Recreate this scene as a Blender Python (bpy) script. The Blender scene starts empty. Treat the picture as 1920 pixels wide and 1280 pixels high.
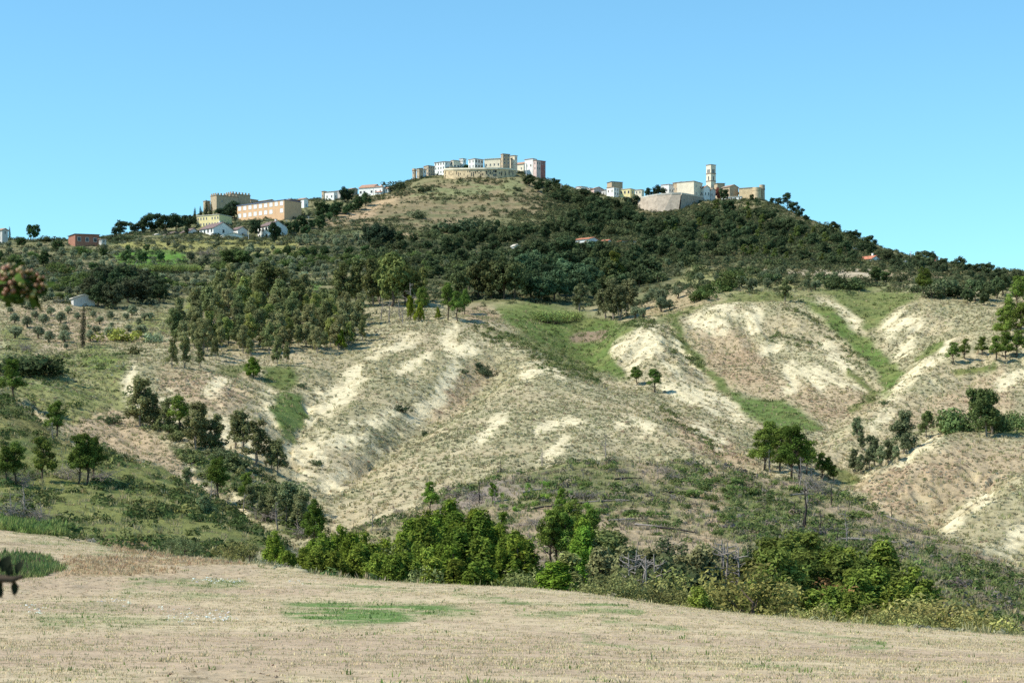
import bpy, bmesh, math, random, time
import numpy as np
from mathutils import Vector, Matrix
T0 = time.time()
SC = bpy.context.scene
COL = SC.collection
# ------------------------------------------------------------------ camera, sky, sun, exposure
F, U0, V0 = 3700.0, 960.0, 900.0            # focal length and principal point in photo pixels (1920 x 1280)
cam_d = bpy.data.cameras.new('camera')
cam = bpy.data.objects.new('camera', cam_d); COL.objects.link(cam)
cam_d.sensor_width = 36.0; cam_d.lens = 36.0 * F / 1920.0
cam_d.shift_y = (V0 - 640.0) / 1920.0
cam_d.clip_start = 0.1; cam_d.clip_end = 30000
cam.location = (0, 0, 0); cam.rotation_euler = (math.pi / 2, 0, 0)
cam_d.dof.use_dof = True; cam_d.dof.focus_distance = 480.0; cam_d.dof.aperture_fstop = 20.0
SC.camera = cam

SUN_EL, SUN_AZ = math.radians(48), math.radians(-104)     # azimuth from +Y (view direction) towards +X; the sun stands at the left
wd = bpy.data.worlds.new('World'); SC.world = wd; wd.use_nodes = True
wn = wd.node_tree; wn.nodes.clear()
wo = wn.nodes.new('ShaderNodeOutputWorld'); wb = wn.nodes.new('ShaderNodeBackground')
sk = wn.nodes.new('ShaderNodeTexSky'); sk.sky_type = 'NISHITA'; sk.sun_disc = False
sk.sun_elevation = SUN_EL; sk.sun_rotation = SUN_AZ; sk.altitude = 300
sk.air_density = 1.0; sk.dust_density = 0.0; sk.ozone_density = 3.0
hs = wn.nodes.new('ShaderNodeMix'); hs.data_type = 'RGBA'; hs.blend_type = 'MULTIPLY'; hs.inputs[0].default_value = 1.0
hs.inputs[7].default_value = (0.69, 1.05, 1.05, 1)
wn.links.new(sk.outputs[0], hs.inputs[6]); wn.links.new(hs.outputs[2], wb.inputs[0])
wb.inputs[1].default_value = 0.148
wn.links.new(wb.outputs[0], wo.inputs[0])
sd = bpy.data.lights.new('sun', 'SUN'); sun = bpy.data.objects.new('sun', sd); COL.objects.link(sun)
sd.energy = 5.0; sd.angle = math.radians(0.5); sd.color = (1.0, 0.94, 0.82)
sdir = Vector((math.sin(SUN_AZ) * math.cos(SUN_EL), math.cos(SUN_AZ) * math.cos(SUN_EL), math.sin(SUN_EL)))
sun.rotation_euler = sdir.to_track_quat('Z', 'Y').to_euler(); sun.location = (-300, 100, 500)
SC.view_settings.view_transform = 'Standard'; SC.view_settings.look = 'None'
SC.view_settings.exposure = 0.32; SC.view_settings.gamma = 1.0; SC.view_settings.use_curve_mapping = False
SC.render.film_transparent = False
SC.cycles.max_bounces = 4; SC.cycles.diffuse_bounces = 2; SC.cycles.glossy_bounces = 1; SC.cycles.transmission_bounces = 2
SC.cycles.use_denoising = False

# ------------------------------------------------------------------ noise
def hsh(ix, iy, s):
    h = (ix.astype(np.int64) * 374761393 + iy.astype(np.int64) * 668265263 + s * 1442695041) & 0xFFFFFFFF
    h = ((h ^ (h >> 13)) * 1274126177) & 0xFFFFFFFF
    h = ((h ^ (h >> 15)) * 2246822519) & 0xFFFFFFFF
    return ((h ^ (h >> 16)) & 0xFFFFFF) / float(0xFFFFFF)
def vn(x, y, s=0):
    ix = np.floor(x); iy = np.floor(y); fx = x - ix; fy = y - iy
    fx = fx * fx * (3 - 2 * fx); fy = fy * fy * (3 - 2 * fy)
    a = hsh(ix, iy, s); b = hsh(ix + 1, iy, s); c = hsh(ix, iy + 1, s); d = hsh(ix + 1, iy + 1, s)
    return (a + (b - a) * fx) * (1 - fy) + (c + (d - c) * fx) * fy
def fbm(x, y, s=0, o=4):
    r = np.zeros_like(x); a = 0.5; t = 0
    for k in range(o):
        r += a * vn(x * 2 ** k + 17.3 * k, y * 2 ** k - 9.1 * k, s + k); t += a; a *= 0.5
    return r / t
def sst(a, b, x):
    t = np.clip((x - a) / (b - a), 0, 1); return t * t * (3 - 2 * t)

# ------------------------------------------------------------------ terrain: points read off the photograph (u, v) with a distance Y in metres
CP = []
def pl(*pts, step=45):
    for (a, b) in zip(pts[:-1], pts[1:]):
        L = math.hypot(a[0] - b[0], 1000 * math.log(a[2] / b[2])); n = max(1, int(L / step))
        for k in range(n):
            t = k / n
            CP.append((a[0] + (b[0] - a[0]) * t, a[1] + (b[1] - a[1]) * t, a[2] + (b[2] - a[2]) * t))
    CP.append(pts[-1])
def zv(z, Y): return V0 - z * F / Y
# near bank and field
for u in (-700, -100, 400, 960, 1500, 2020, 2620):
    CP.append((u, zv(-1.9, 5), 5)); CP.append((u, zv(-3.9, 25), 25)); CP.append((u, zv(-5.7, 56), 56))
pl((-700, 1170, 86), (0, 1180, 90), (700, 1188, 92), (1300, 1212, 90), (1920, 1238, 88), (2620, 1262, 88), step=160)
pl((-700, 1110, 118), (0, 1118, 122), (480, 1120, 126), (960, 1140, 118), (1400, 1172, 108), (1920, 1212, 104), (2620, 1240, 104), step=160)
pl((-700, 930, 240), (-100, 975, 226), (0, 986, 220), (100, 1003, 210), (200, 1022, 203), (300, 1040, 194), (400, 1049, 185), (480, 1060, 176),
   (600, 1078, 166), (750, 1093, 158), (1000, 1104, 152), (1120, 1117, 148), (1250, 1138, 143), (1400, 1156, 138), (1600, 1174, 132), (1920, 1194, 124), (2620, 1225, 115), step=60)
pl((0, 1055, 160), (200, 1062, 158), (400, 1072, 158), step=100)
# gully behind the field
pl((520, 1090, 215), (600, 1140, 205), (760, 1168, 200), (1000, 1195, 195), (1250, 1230, 185), (1500, 1258, 178), (1920, 1300, 165), (2620, 1330, 160), step=80)
# green bushy spur at the left
pl((-700, 935, 255), (0, 990, 232), (100, 1010, 226), (300, 1046, 212), (420, 1066, 212), step=80)
pl((-300, 860, 300), (0, 930, 268), (150, 945, 268), (300, 975, 258), (420, 1005, 250), (500, 1035, 245), step=70)
pl((-400, 700, 400), (-150, 705, 370), (0, 738, 352), (60, 775, 345), (110, 822, 335), (200, 838, 336), (300, 872, 325), (360, 905, 312), (420, 948, 300), (480, 985, 285), (530, 1015, 270), step=40)
pl((0, 850, 305), (100, 875, 302), (250, 900, 300), (350, 935, 288), step=80)
# valley behind the spur, its far bank
pl((60, 800, 368), (200, 850, 356), (300, 885, 345), (420, 965, 322), (520, 1030, 292), (590, 1060, 262), step=50)
pl((-300, 690, 430), (0, 712, 400), (100, 745, 392), (200, 790, 385), (280, 806, 380), (360, 835, 368), (450, 880, 352), (530, 935, 332), (600, 1000, 305), step=50)
# the knoll with the lone pine, its pale cliffs
pl((225, 745, 412), (250, 700, 440), (300, 675, 465), (380, 668, 485), (470, 690, 478), (510, 720, 462), step=40)
pl((250, 770, 396), (330, 778, 396), (420, 820, 384), (480, 850, 376), (530, 850, 388), step=40)
pl((330, 730, 425), (420, 745, 420), (500, 770, 418), step=40)
pl((520, 830, 392), (535, 790, 418), (550, 750, 442), (590, 705, 478), (660, 655, 528), (720, 625, 558), step=40)
# main mound
pl((545, 845, 398), (575, 790, 430), (605, 735, 464), (660, 680, 504), (730, 630, 545), (800, 606, 566), (850, 600, 570), (910, 604, 570), (960, 622, 560), (1010, 648, 545), (1060, 676, 528), (1110, 700, 515), step=36)
pl((560, 885, 378), (610, 925, 360), step=36)
pl((600, 830, 402), (650, 770, 438), (710, 715, 474), (780, 660, 518), (840, 630, 546), step=45)
pl((640, 895, 372), (690, 830, 410), (750, 770, 446), (820, 710, 482), (880, 660, 522), step=45)
pl((632, 940, 366), (700, 896, 396), (765, 848, 422), (830, 806, 443), (890, 764, 468), (930, 725, 496), step=32)
# second ridge
pl((604, 985, 335), (625, 938, 354), (700, 882, 384), (800, 815, 418), (900, 750, 452), (960, 710, 478), (1000, 690, 490), (1040, 690, 490), (1080, 706, 484), (1140, 728, 478), (1200, 742, 470), step=32)
pl((600, 1010, 322), (680, 965, 336), (760, 920, 352), (860, 860, 378), (960, 800, 410), (1040, 750, 444), step=50)
pl((640, 1025, 305), (760, 970, 326), (860, 925, 340), (960, 880, 362), (1040, 840, 384), (1100, 790, 416), (1140, 760, 440), step=50)
pl((1060, 855, 374), (1130, 815, 400), (1180, 795, 414), (1240, 800, 408), (1290, 835, 390), (1330, 860, 378), step=40)
pl((1200, 765, 440), (1250, 770, 448), (1300, 806, 424), (1350, 838, 404), (1400, 862, 390), (1450, 888, 378), step=40)
# hollow behind the burnt knoll
pl((780, 985, 318), (900, 935, 336), (1000, 915, 352), (1100, 900, 360), (1200, 896, 364), (1300, 900, 368), (1400, 908, 370), step=60)
# burnt knoll
pl((610, 1022, 292), (680, 985, 306), (770, 955, 318), (860, 912, 330), (950, 884, 340), (1060, 866, 348), (1150, 858, 352), (1250, 862, 354), (1340, 872, 355), (1430, 892, 352), (1500, 905, 346),
   (1580, 932, 336), (1640, 955, 326), (1700, 985, 314), (1800, 1012, 298), (1920, 1072, 276), (2100, 1130, 250), (2620, 1200, 230), step=40)
pl((640, 1070, 250), (800, 1030, 272), (1000, 955, 304), (1150, 935, 312), (1300, 945, 312), (1450, 975, 306), (1600, 1025, 282), (1750, 1060, 262), (1920, 1130, 236), step=70)
pl((700, 1105, 230), (900, 1070, 245), (1100, 1050, 256), (1300, 1060, 254), (1500, 1090, 240), (1700, 1130, 222), (1920, 1190, 200), step=80)
# third mound and the hollows round it
pl((1120, 668, 560), (1150, 634, 556), (1185, 612, 562), (1230, 612, 560), (1250, 650, 536), (1290, 712, 500), (1350, 770, 462), (1400, 815, 438), (1425, 838, 424), step=34)
pl((1150, 650, 542), (1172, 694, 516), (1210, 720, 494), (1250, 752, 470), (1310, 795, 440), (1370, 835, 414), (1440, 870, 395), step=36)
pl((1070, 650, 580), (1120, 690, 536), (1160, 706, 512), (1200, 735, 486), step=45)
pl((930, 590, 610), (1000, 600, 612), (1060, 615, 606), (1120, 625, 600), step=50)
pl((1260, 612, 572), (1290, 660, 546), (1340, 718, 508), (1400, 758, 478), (1460, 790, 456), (1520, 815, 436), step=40)
pl((1280, 588, 592), (1320, 568, 602), (1400, 563, 606), (1480, 566, 604), (1530, 580, 596), (1580, 630, 566), (1630, 690, 530), (1650, 720, 512), step=40)
pl((1350, 640, 556), (1440, 655, 548), (1520, 670, 538), (1590, 715, 510), step=50)
pl((1400, 700, 518), (1470, 735, 496), (1540, 772, 470), (1610, 745, 490), step=45)
pl((1545, 842, 426), (1600, 796, 456), (1650, 760, 482), (1695, 715, 506), (1680, 650, 548), (1640, 612, 578), (1600, 590, 592), step=40)
pl((1530, 565, 606), (1590, 570, 602), (1625, 600, 586), step=40)
# right hand ridges
pl((1665, 640, 552), (1690, 590, 578), (1720, 564, 590), (1770, 568, 586), (1830, 580, 574), (1900, 584, 566), step=40)
pl((1700, 690, 518), (1740, 650, 540), (1800, 610, 558), step=40)
pl((1530, 846, 412), (1600, 786, 444), (1680, 728, 478), (1740, 678, 506), (1790, 642, 524), (1860, 622, 530), (1930, 600, 540), (2100, 590, 560), (2620, 580, 580), step=34)
pl((1560, 870, 400), (1640, 800, 436), (1720, 755, 462), (1800, 715, 484), (1880, 690, 494), (1960, 680, 500), (2200, 680, 500), step=50)
pl((1590, 912, 388), (1660, 872, 400), (1740, 834, 414), (1820, 800, 430), (1920, 790, 436), (2200, 780, 445), step=50)
pl((1580, 918, 372), (1640, 878, 380), (1700, 838, 392), (1755, 814, 402), (1830, 818, 402), (1920, 830, 400), (2200, 830, 400), (2620, 820, 410), step=34)
pl((1620, 950, 352), (1700, 915, 362), (1800, 880, 374), (1900, 860, 382), (2100, 870, 378), step=50)
pl((1650, 975, 340), (1740, 1004, 336), (1790, 984, 343), (1850, 944, 356), (1920, 900, 368), step=45)
pl((1745, 1003, 324), (1790, 972, 332), (1850, 930, 346), (1920, 884, 358), (2100, 840, 372), (2620, 800, 400), step=34)
pl((1800, 1030, 306), (1860, 1000, 316), (1920, 960, 330), (2200, 900, 350), step=45)
pl((1840, 1060, 290), (1920, 1060, 296), (2200, 1010, 310), step=60)
# left slopes and olive grove
pl((-300, 640, 500), (0, 650, 490), (100, 660, 486), (200, 650, 505), (280, 630, 535), step=70)
pl((-300, 600, 580), (0, 605, 570), (150, 600, 585), (300, 590, 610), (420, 610, 590), (560, 600, 600), (700, 590, 615), step=90)
pl((300, 650, 512), (420, 652, 515), (540, 650, 520), (640, 635, 548), step=80)
pl((-300, 540, 690), (0, 545, 680), (200, 552, 680), (400, 548, 715), (600, 548, 730), (780, 568, 660), (880, 586, 625), (960, 572, 650), (1100, 568, 680), (1200, 580, 640), (1300, 552, 630), (1450, 550, 635), (1600, 548, 640), (1720, 552, 615), (1850, 545, 630), (2000, 550, 620), (2620, 550, 630), step=90)
pl((-300, 500, 780), (0, 505, 780), (250, 508, 810), (450, 500, 850), (700, 505, 830), (950, 505, 820), (1150, 505, 820), (1350, 505, 760), (1500, 512, 730), (1640, 520, 720), (1780, 528, 690), (1920, 535, 670), (2620, 540, 680), step=100)
pl((-300, 470, 860), (0, 472, 880), (280, 476, 920), (500, 468, 950), (800, 462, 970), (1100, 460, 960), (1300, 470, 900), (1500, 485, 850), (1640, 494, 840), (1760, 505, 800), (1900, 520, 760), step=100)
pl((-700, 465, 960), (0, 450, 980), (150, 452, 1000), (300, 446, 1030), (450, 447, 1050), (540, 444, 1060), (700, 436, 1060), (900, 436, 1060), (1100, 440, 1050), (1300, 442, 1040), (1450, 455, 1000), (1550, 465, 960), (1650, 478, 930), (1780, 494, 890), (1900, 514, 840), (2100, 530, 800), (2620, 545, 780), step=100)
pl((-700, 480, 1100), (0, 462, 1100), (120, 462, 1100), (230, 442, 1130), (340, 424, 1160), (430, 412, 1190), (520, 405, 1200), (600, 415, 1150), (660, 400, 1190), (720, 392, 1200), (850, 385, 1220), (960, 385, 1220), (1080, 398, 1210), (1200, 418, 1200), (1300, 412, 1210), (1420, 412, 1190), (1500, 428, 1130), (1600, 462, 1020), (1700, 492, 980), (1850, 515, 930), (1950, 535, 900), (2620, 570, 880), step=90)
pl((380, 398, 1260), (450, 392, 1270), (560, 382, 1290), (640, 376, 1300), (720, 366, 1310), (775, 345, 1340), (840, 334, 1350), (900, 333, 1350), (980, 332, 1350), (1020, 338, 1350), (1060, 358, 1340), (1100, 372, 1340), (1150, 386, 1320), (1192, 403, 1312), (1235, 408, 1300), (1268, 399, 1304), (1300, 389, 1318), (1330, 380, 1340), (1400, 376, 1340), (1440, 380, 1330), (1490, 402, 1260), step=60)
pl((400, 396, 1330), (560, 378, 1400), (700, 366, 1420), (800, 330, 1410), (880, 322, 1420), (980, 320, 1420), (1040, 345, 1420), (1100, 360, 1440), (1200, 364, 1450), (1330, 366, 1440), (1430, 378, 1410), (1520, 420, 1330), step=80)
for Y, dv in ((1620, 60), (2100, 190), (3200, 380), (6000, 470)):
    for u, v in ((-700, 520), (0, 490), (300, 470), (600, 420), (900, 370), (1300, 390), (1500, 430), (1700, 500), (1920, 540), (2620, 590)):
        CP.append((u, min(v + dv, 915 if Y > 3000 else 880), Y))
CP = np.array(CP, float)
key = np.round(np.stack([CP[:, 0] / 4, 250 * np.log(CP[:, 2])], 1)).astype(int)
_, ui = np.unique(key, axis=0, return_index=True); CP = CP[np.sort(ui)]
PX = np.stack([CP[:, 0], 1000 * np.log(CP[:, 2])], 1)
n = len(PX)
R = np.sqrt(((PX[:, None] - PX[None]) ** 2).sum(-1))
A = np.zeros((n + 3, n + 3)); A[:n, :n] = -R - 0 * np.eye(n); A[:n, n] = 1; A[:n, n + 1:] = PX / 1000; A[n, :n] = 1; A[n + 1:, :n] = (PX / 1000).T
W = np.linalg.solve(A, np.concatenate([CP[:, 1], [0, 0, 0]]))
def rbf(u, t):
    P = np.stack([u, t], 1); o = np.empty(len(P))
    for i in range(0, len(P), 20000):
        q = P[i:i + 20000]
        d2 = (q[:, 0:1] - PX[None, :, 0]) ** 2 + (q[:, 1:2] - PX[None, :, 1]) ** 2
        o[i:i + 20000] = -np.sqrt(d2) @ W[:n] + W[n] + (q / 1000) @ W[n + 1:]
    return o
# coarse solve, then the fine sheet
cu = np.arange(-700, 2621, 12.0)
def rows(*seg):
    r = []
    for a, b, k in seg: r.append(np.linspace(a, b, k, endpoint=False))
    return np.concatenate(r)
YR = np.concatenate([np.geomspace(5, 54, 26, endpoint=False), rows((54, 130, 120), (130, 235, 130), (235, 345, 170), (345, 620, 440), (620, 1000, 140), (1000, 1460, 120)), np.geomspace(1460, 6000, 26)])
ct = np.linspace(1000 * math.log(5), 1000 * math.log(6000), 560)
CV = rbf(np.tile(cu, len(ct)), np.repeat(ct, len(cu))).reshape(len(ct), len(cu))
for _ in range(1):                                     # soften the tent-like creases a little
    CV[1:-1] = 0.25 * CV[:-2] + 0.5 * CV[1:-1] + 0.25 * CV[2:]
    CV[:, 1:-1] = 0.25 * CV[:, :-2] + 0.5 * CV[:, 1:-1] + 0.25 * CV[:, 2:]
UC = np.concatenate([np.arange(-700, -60, 20.0), np.arange(-60, 1981, 3.0), np.arange(2000, 2621, 20.0)])
tr = 1000 * np.log(YR)
def bil(G, ru, rt):                                    # bilinear read of a grid laid over (cu, ct)
    x = (ru - cu[0]) / (cu[1] - cu[0]); y = (rt - ct[0]) / (ct[1] - ct[0])
    x = np.clip(x, 0, len(cu) - 1.001); y = np.clip(y, 0, len(ct) - 1.001)
    i = x.astype(int); j = y.astype(int); fx = x - i; fy = y - j
    return (G[j, i] * (1 - fx) + G[j, i + 1] * fx) * (1 - fy) + (G[j + 1, i] * (1 - fx) + G[j + 1, i + 1] * fx) * fy
NU, NY = len(UC), len(YR)
UU = np.tile(UC, (NY, 1)); YY = np.repeat(YR[:, None], NU, 1)
VV = bil(CV, UU.ravel(), np.repeat(tr, NU)).reshape(NY, NU)
XX = (UU - U0) / F * YY; ZZ = (V0 - VV) / F * YY
# crest of the field as a distance for each column
fc = np.array([(-700, 240), (0, 220), (200, 203), (300, 194), (480, 176), (600, 166), (750, 158), (1000, 152), (1250, 143), (1600, 132), (1920, 124), (2620, 115)], float)
CREST = np.interp(UC, fc[:, 0], fc[:, 1])[None, :]
# down-slope direction
gy = np.gradient(ZZ, axis=0) / np.gradient(YY, axis=0)
gx = np.gradient(ZZ, axis=1) / np.gradient(XX, axis=1)
gy = gy - gx * (UU - U0) / F                           # rows run along the ray, so take the ray's own x part out
gl = np.sqrt(gx * gx + gy * gy) + 1e-6
# ------------------------------------------------------------------ what covers the ground where (outlines in photo pixels)
wu = UU + 26 * (fbm(XX / 9, YY / 9, 5, 4) - 0.5) * np.clip(480 / YY, .4, 2)
wv = VV + 20 * (fbm(XX / 9, YY / 9, 9, 4) - 0.5) * np.clip(480 / YY, .4, 2)
def mask(pts, soft=6.0, w=None, Y=(0, 9e9)):
    """soft mask of a polygon (w None) or of a line w pixels to each side"""
    p = np.array(pts, float); m = (w or 0) + soft + 2
    sel = (wu > p[:, 0].min() - m) & (wu < p[:, 0].max() + m) & (wv > p[:, 1].min() - m) & (wv < p[:, 1].max() + m) & (YY > Y[0]) & (YY < Y[1])
    out = np.zeros_like(wu)
    x = wu[sel]; y = wv[sel]
    if not len(x): return out
    q = p if w else np.concatenate([p, p[:1]])
    d = np.full(len(x), 1e9); ins = np.zeros(len(x), bool)
    for a, b in zip(q[:-1], q[1:]):
        e = b - a; L = e @ e + 1e-9
        t = np.clip(((x - a[0]) * e[0] + (y - a[1]) * e[1]) / L, 0, 1)
        d = np.minimum(d, (x - a[0] - t * e[0]) ** 2 + (y - a[1] - t * e[1]) ** 2)
        if not w:
            c = (a[1] > y) != (b[1] > y)
            ins ^= c & (x < (b[0] - a[0]) * (y - a[1]) / (b[1] - a[1] + 1e-12) + a[0])
    d = np.sqrt(d); sd_ = (d - w) if w else np.where(ins, -d, d)
    out[sel] = 1 - sst(-soft, soft, sd_)
    return out
def mx(*ms):
    r = ms[0]
    for m_ in ms[1:]: r = np.maximum(r, m_)
    return r
ALB = np.zeros((NY, NU, 3))
def paint(m_, c): 
    ALB[...] += m_[..., None] * (np.array(c) - ALB)
big = fbm(XX / 40, YY / 40, 21, 4); mid = fbm(XX / 11, YY / 11, 22, 4); fin = fbm(XX / 3.0, YY / 3.0, 23, 3)
# streaks that run down the slope
dxn, dyn = gx / gl, gy / gl
st = np.zeros_like(XX); st2 = np.zeros_like(XX)
sel = (YY > 230) & (YY < 640)
xs, ys, dx_, dy_ = XX[sel], YY[sel], dxn[sel], dyn[sel]
acc = np.zeros(len(xs)); acc2 = np.zeros(len(xs)); acc3 = np.zeros(len(xs))
for k in range(-4, 5):
    acc += vn((xs + dx_ * k * 2.6) / 2.7, (ys + dy_ * k * 2.6) / 2.7, 31)
    acc3 += vn((xs + dx_ * k * 5.5) / 7.5, (ys + dy_ * k * 5.5) / 7.5, 35)
    acc2 += vn((xs + dx_ * k * 1.3) / 1.25, (ys + dy_ * k * 1.3) / 1.25, 33)
st[sel] = (acc / 9 - 0.5) * 2.6; st2[sel] = (acc2 / 9 - 0.5) * 2.6; st3 = np.zeros_like(XX); st3[sel] = (acc3 / 9 - 0.5) * 2.6

FIELD = (1 - sst(-1.5, 1.5, YY - CREST))
UP = sst(600, 680, YY)
BAD = (1 - FIELD) * (1 - UP)                                  # the eroded middle ground, before the patches below
paint(np.ones_like(XX), (.17, .17, .08))                   # upper slopes: dry scrub
paint(UP * sst(.45, .62, big), (.10, .12, .05))
paint(UP * sst(.5, .66, mid) * .6, (.26, .22, .12))
paint(BAD, (.41, .345, .215))
paint(BAD * sst(.40, .62, mid), (.345, .31, .185))
paint(BAD * sst(.50, .70, big) * .55, (.27, .25, .135))
steep = sst(.50, .95, gl) * BAD
CLAY = np.clip(BAD * (sst(.12, .42, st + .5 * (mid - .5)) * (.35 + .65 * steep)) * .8, 0, 1)
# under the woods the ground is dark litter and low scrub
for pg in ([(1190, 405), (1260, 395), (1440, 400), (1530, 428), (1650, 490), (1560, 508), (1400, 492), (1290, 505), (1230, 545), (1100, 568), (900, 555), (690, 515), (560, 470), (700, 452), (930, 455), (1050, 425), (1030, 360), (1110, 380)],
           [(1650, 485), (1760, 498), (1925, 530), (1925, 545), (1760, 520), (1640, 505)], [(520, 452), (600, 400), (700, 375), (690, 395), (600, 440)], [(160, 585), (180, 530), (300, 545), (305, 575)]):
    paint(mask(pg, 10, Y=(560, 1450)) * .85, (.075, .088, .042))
# hill top faces
paint(mask([(590, 425), (640, 395), (700, 372), (780, 345), (860, 332), (1000, 330), (1050, 372), (1010, 400), (900, 410), (820, 430), (700, 432)], 8, Y=(1000, 1500)), (.23, .185, .105))
paint(mask([(600, 425), (1000, 332), (1050, 372), (820, 430)], 8, Y=(1000, 1500)) * sst(.45, .6, mid), (.155, .15, .075))
paint(mask([(780, 345), (1000, 335), (960, 365), (830, 372), (740, 372)], 10, Y=(1000, 1500)) * sst(.42, .6, mid + .1), (.20, .21, .10))
paint(mask([(690, 392), (720, 378), (745, 372)], 5, 5, Y=(1000, 1500)), (.44, .32, .19))
paint(mask([(610, 418), (660, 405), (700, 400)], 5, 5, Y=(1000, 1500)), (.40, .29, .18))
paint(mask([(1196, 400), (1240, 402), (1300, 388), (1420, 392), (1400, 380), (1270, 384)], 5, Y=(1000, 1500)), (.33, .27, .15))
paint(mask([(1440, 385), (1500, 402), (1540, 425), (1500, 412)], 4, Y=(1000, 1500)), (.33, .27, .15))
# meadows and terraces of the upper slopes
GR, GB, DRY, BRN = (.12, .165, .045), (.10, .20, .035), (.36, .29, .16), (.33, .25, .16)
paint(mask([(240, 452), (430, 450), (560, 452), (560, 470), (420, 474), (300, 470), (200, 466)], 5, Y=(700, 1100)), (.25, .24, .085))
paint(mask([(210, 478), (270, 470), (345, 472), (352, 492), (300, 500), (225, 496)], 5, Y=(700, 1100)), GB)
paint(mask([(340, 592), (350, 560), (392, 540), (445, 534), (450, 545), (410, 565)], 5, Y=(560, 900)), (.20, .22, .06))
paint(mask([(390, 536), (450, 532), (445, 548)], 5, Y=(560, 900)), GB)
paint(mask([(545, 532), (600, 530), (600, 565), (555, 565)], 4, Y=(560, 900)), (.12, .19, .05))
paint(mask([(660, 532), (690, 535)], 3, 4, Y=(560, 900)), (.40, .33, .22))
paint(mask([(240, 605), (300, 580), (345, 585), (330, 620), (280, 635)], 8, Y=(450, 760)), (.20, .215, .07))
paint(mask([(90, 520), (170, 516)], 3, 3, Y=(560, 900)), GB)
paint(mask([(0, 585), (40, 575), (110, 572), (200, 592), (215, 625), (180, 655), (90, 655), (40, 630)], 8, Y=(430, 760)), (.38, .295, .19))
paint(mask([(0, 600), (40, 612), (70, 650), (60, 672), (0, 668)], 8, Y=(430, 760)), (.20, .21, .075))
paint(mask([(120, 495), (175, 500), (185, 512), (130, 508)], 4, Y=(600, 900)), (.36, .28, .17))
paint(mask([(855, 578), (900, 568), (945, 590), (940, 604), (880, 604)], 6, Y=(540, 760)), BRN)
paint(mask([(1180, 580), (1270, 540), (1340, 545), (1330, 565), (1280, 585), (1220, 600)], 8, Y=(540, 760)), (.35, .28, .165))
paint(mask([(1290, 500), (1420, 510), (1520, 530), (1560, 555), (1420, 560), (1330, 550), (1270, 530)], 8, Y=(560, 860)) * .8, (.24, .235, .10))
paint(mask([(1430, 506), (1520, 512), (1600, 512), (1640, 515)], 3, 5, Y=(560, 900)), (.42, .35, .25))
paint(mask([(1660, 515), (1730, 525), (1760, 520)], 3, 4, Y=(560, 900)), (.36, .28, .18))
paint(mask([(1100, 476), (1150, 478), (1165, 492), (1120, 490)], 4, Y=(700, 1000)), (.40, .29, .19))
paint(mask([(1210, 472), (1240, 478)], 4, 6, Y=(700, 1000)), (.38, .28, .18))
paint(mask([(740, 440), (780, 445)], 3, 4, Y=(900, 1200)), (.40, .30, .18))
# browner, drier faces of the badlands
BRF = mx(mask([(1290, 690), (1400, 690), (1520, 720), (1640, 730), (1640, 760), (1560, 790), (1470, 750), (1360, 715)], 14, Y=(420, 620)), mask([(1600, 905), (1700, 860), (1800, 830), (1920, 840), (1920, 880), (1800, 950), (1740, 990), (1640, 960)], 14, Y=(320, 420)), mask([(1240, 770), (1330, 800), (1430, 870), (1380, 880), (1290, 840)], 12, Y=(360, 480)),
         mask([(850, 700), (905, 680), (930, 700), (860, 770), (800, 790)], 10, Y=(400, 540)), mask([(300, 690), (420, 700), (480, 740), (420, 780), (300, 730)], 14, Y=(390, 500)), mask([(1660, 800), (1760, 740), (1880, 690), (1900, 760), (1760, 800)], 14, Y=(410, 520)), mask([(1290, 600), (1400, 620), (1450, 700), (1330, 690)], 16, Y=(480, 620)))
paint(BAD * BRF * (.5 + .4 * sst(.4, .6, mid)), (.40, .29, .185))
# slopes at the left of the middle ground
LG = mask([(-60, 660), (80, 668), (170, 650), (240, 655), (235, 720), (245, 765), (215, 800), (120, 790), (60, 760), (0, 725), (-60, 720)], 10, Y=(330, 600))
paint(LG, (.235, .235, .095))
paint(LG * sst(.45, .6, mid), (.15, .18, .055))
paint(mask([(150, 660), (210, 655), (232, 668), (200, 690), (160, 692)], 8, Y=(330, 600)), (.17, .215, .055))
paint(mask([(110, 800), (170, 770), (215, 765), (250, 790), (300, 830), (380, 880), (440, 930), (400, 935), (300, 880), (200, 845)], 8, Y=(290, 420)), (.40, .31, .20))
SP = mask([(-300, 690), (0, 728), (60, 768), (115, 822), (200, 842), (300, 876), (360, 908), (430, 955), (540, 1020), (500, 1045), (400, 1052), (290, 1044), (100, 1010), (0, 990), (-300, 950)], 6, Y=(200, 352))
SPN = fbm(XX / 6, YY / 6, 41, 3)
paint(SP, (.175, .185, .06)); paint(SP * sst(.45, .62, SPN), (.095, .125, .04)); paint(SP * sst(.6, .75, big) * .6, (.23, .19, .085))
paint(mask([(310, 835), (420, 850), (480, 890), (560, 940), (610, 985), (600, 1010), (540, 1000), (450, 960), (380, 900)], 8, Y=(290, 420)), (.11, .135, .05))
paint(mask([(200, 1020), (300, 1032), (420, 1048), (470, 1056)], 4, 6, Y=(150, 240)), (.36, .24, .13))
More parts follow.
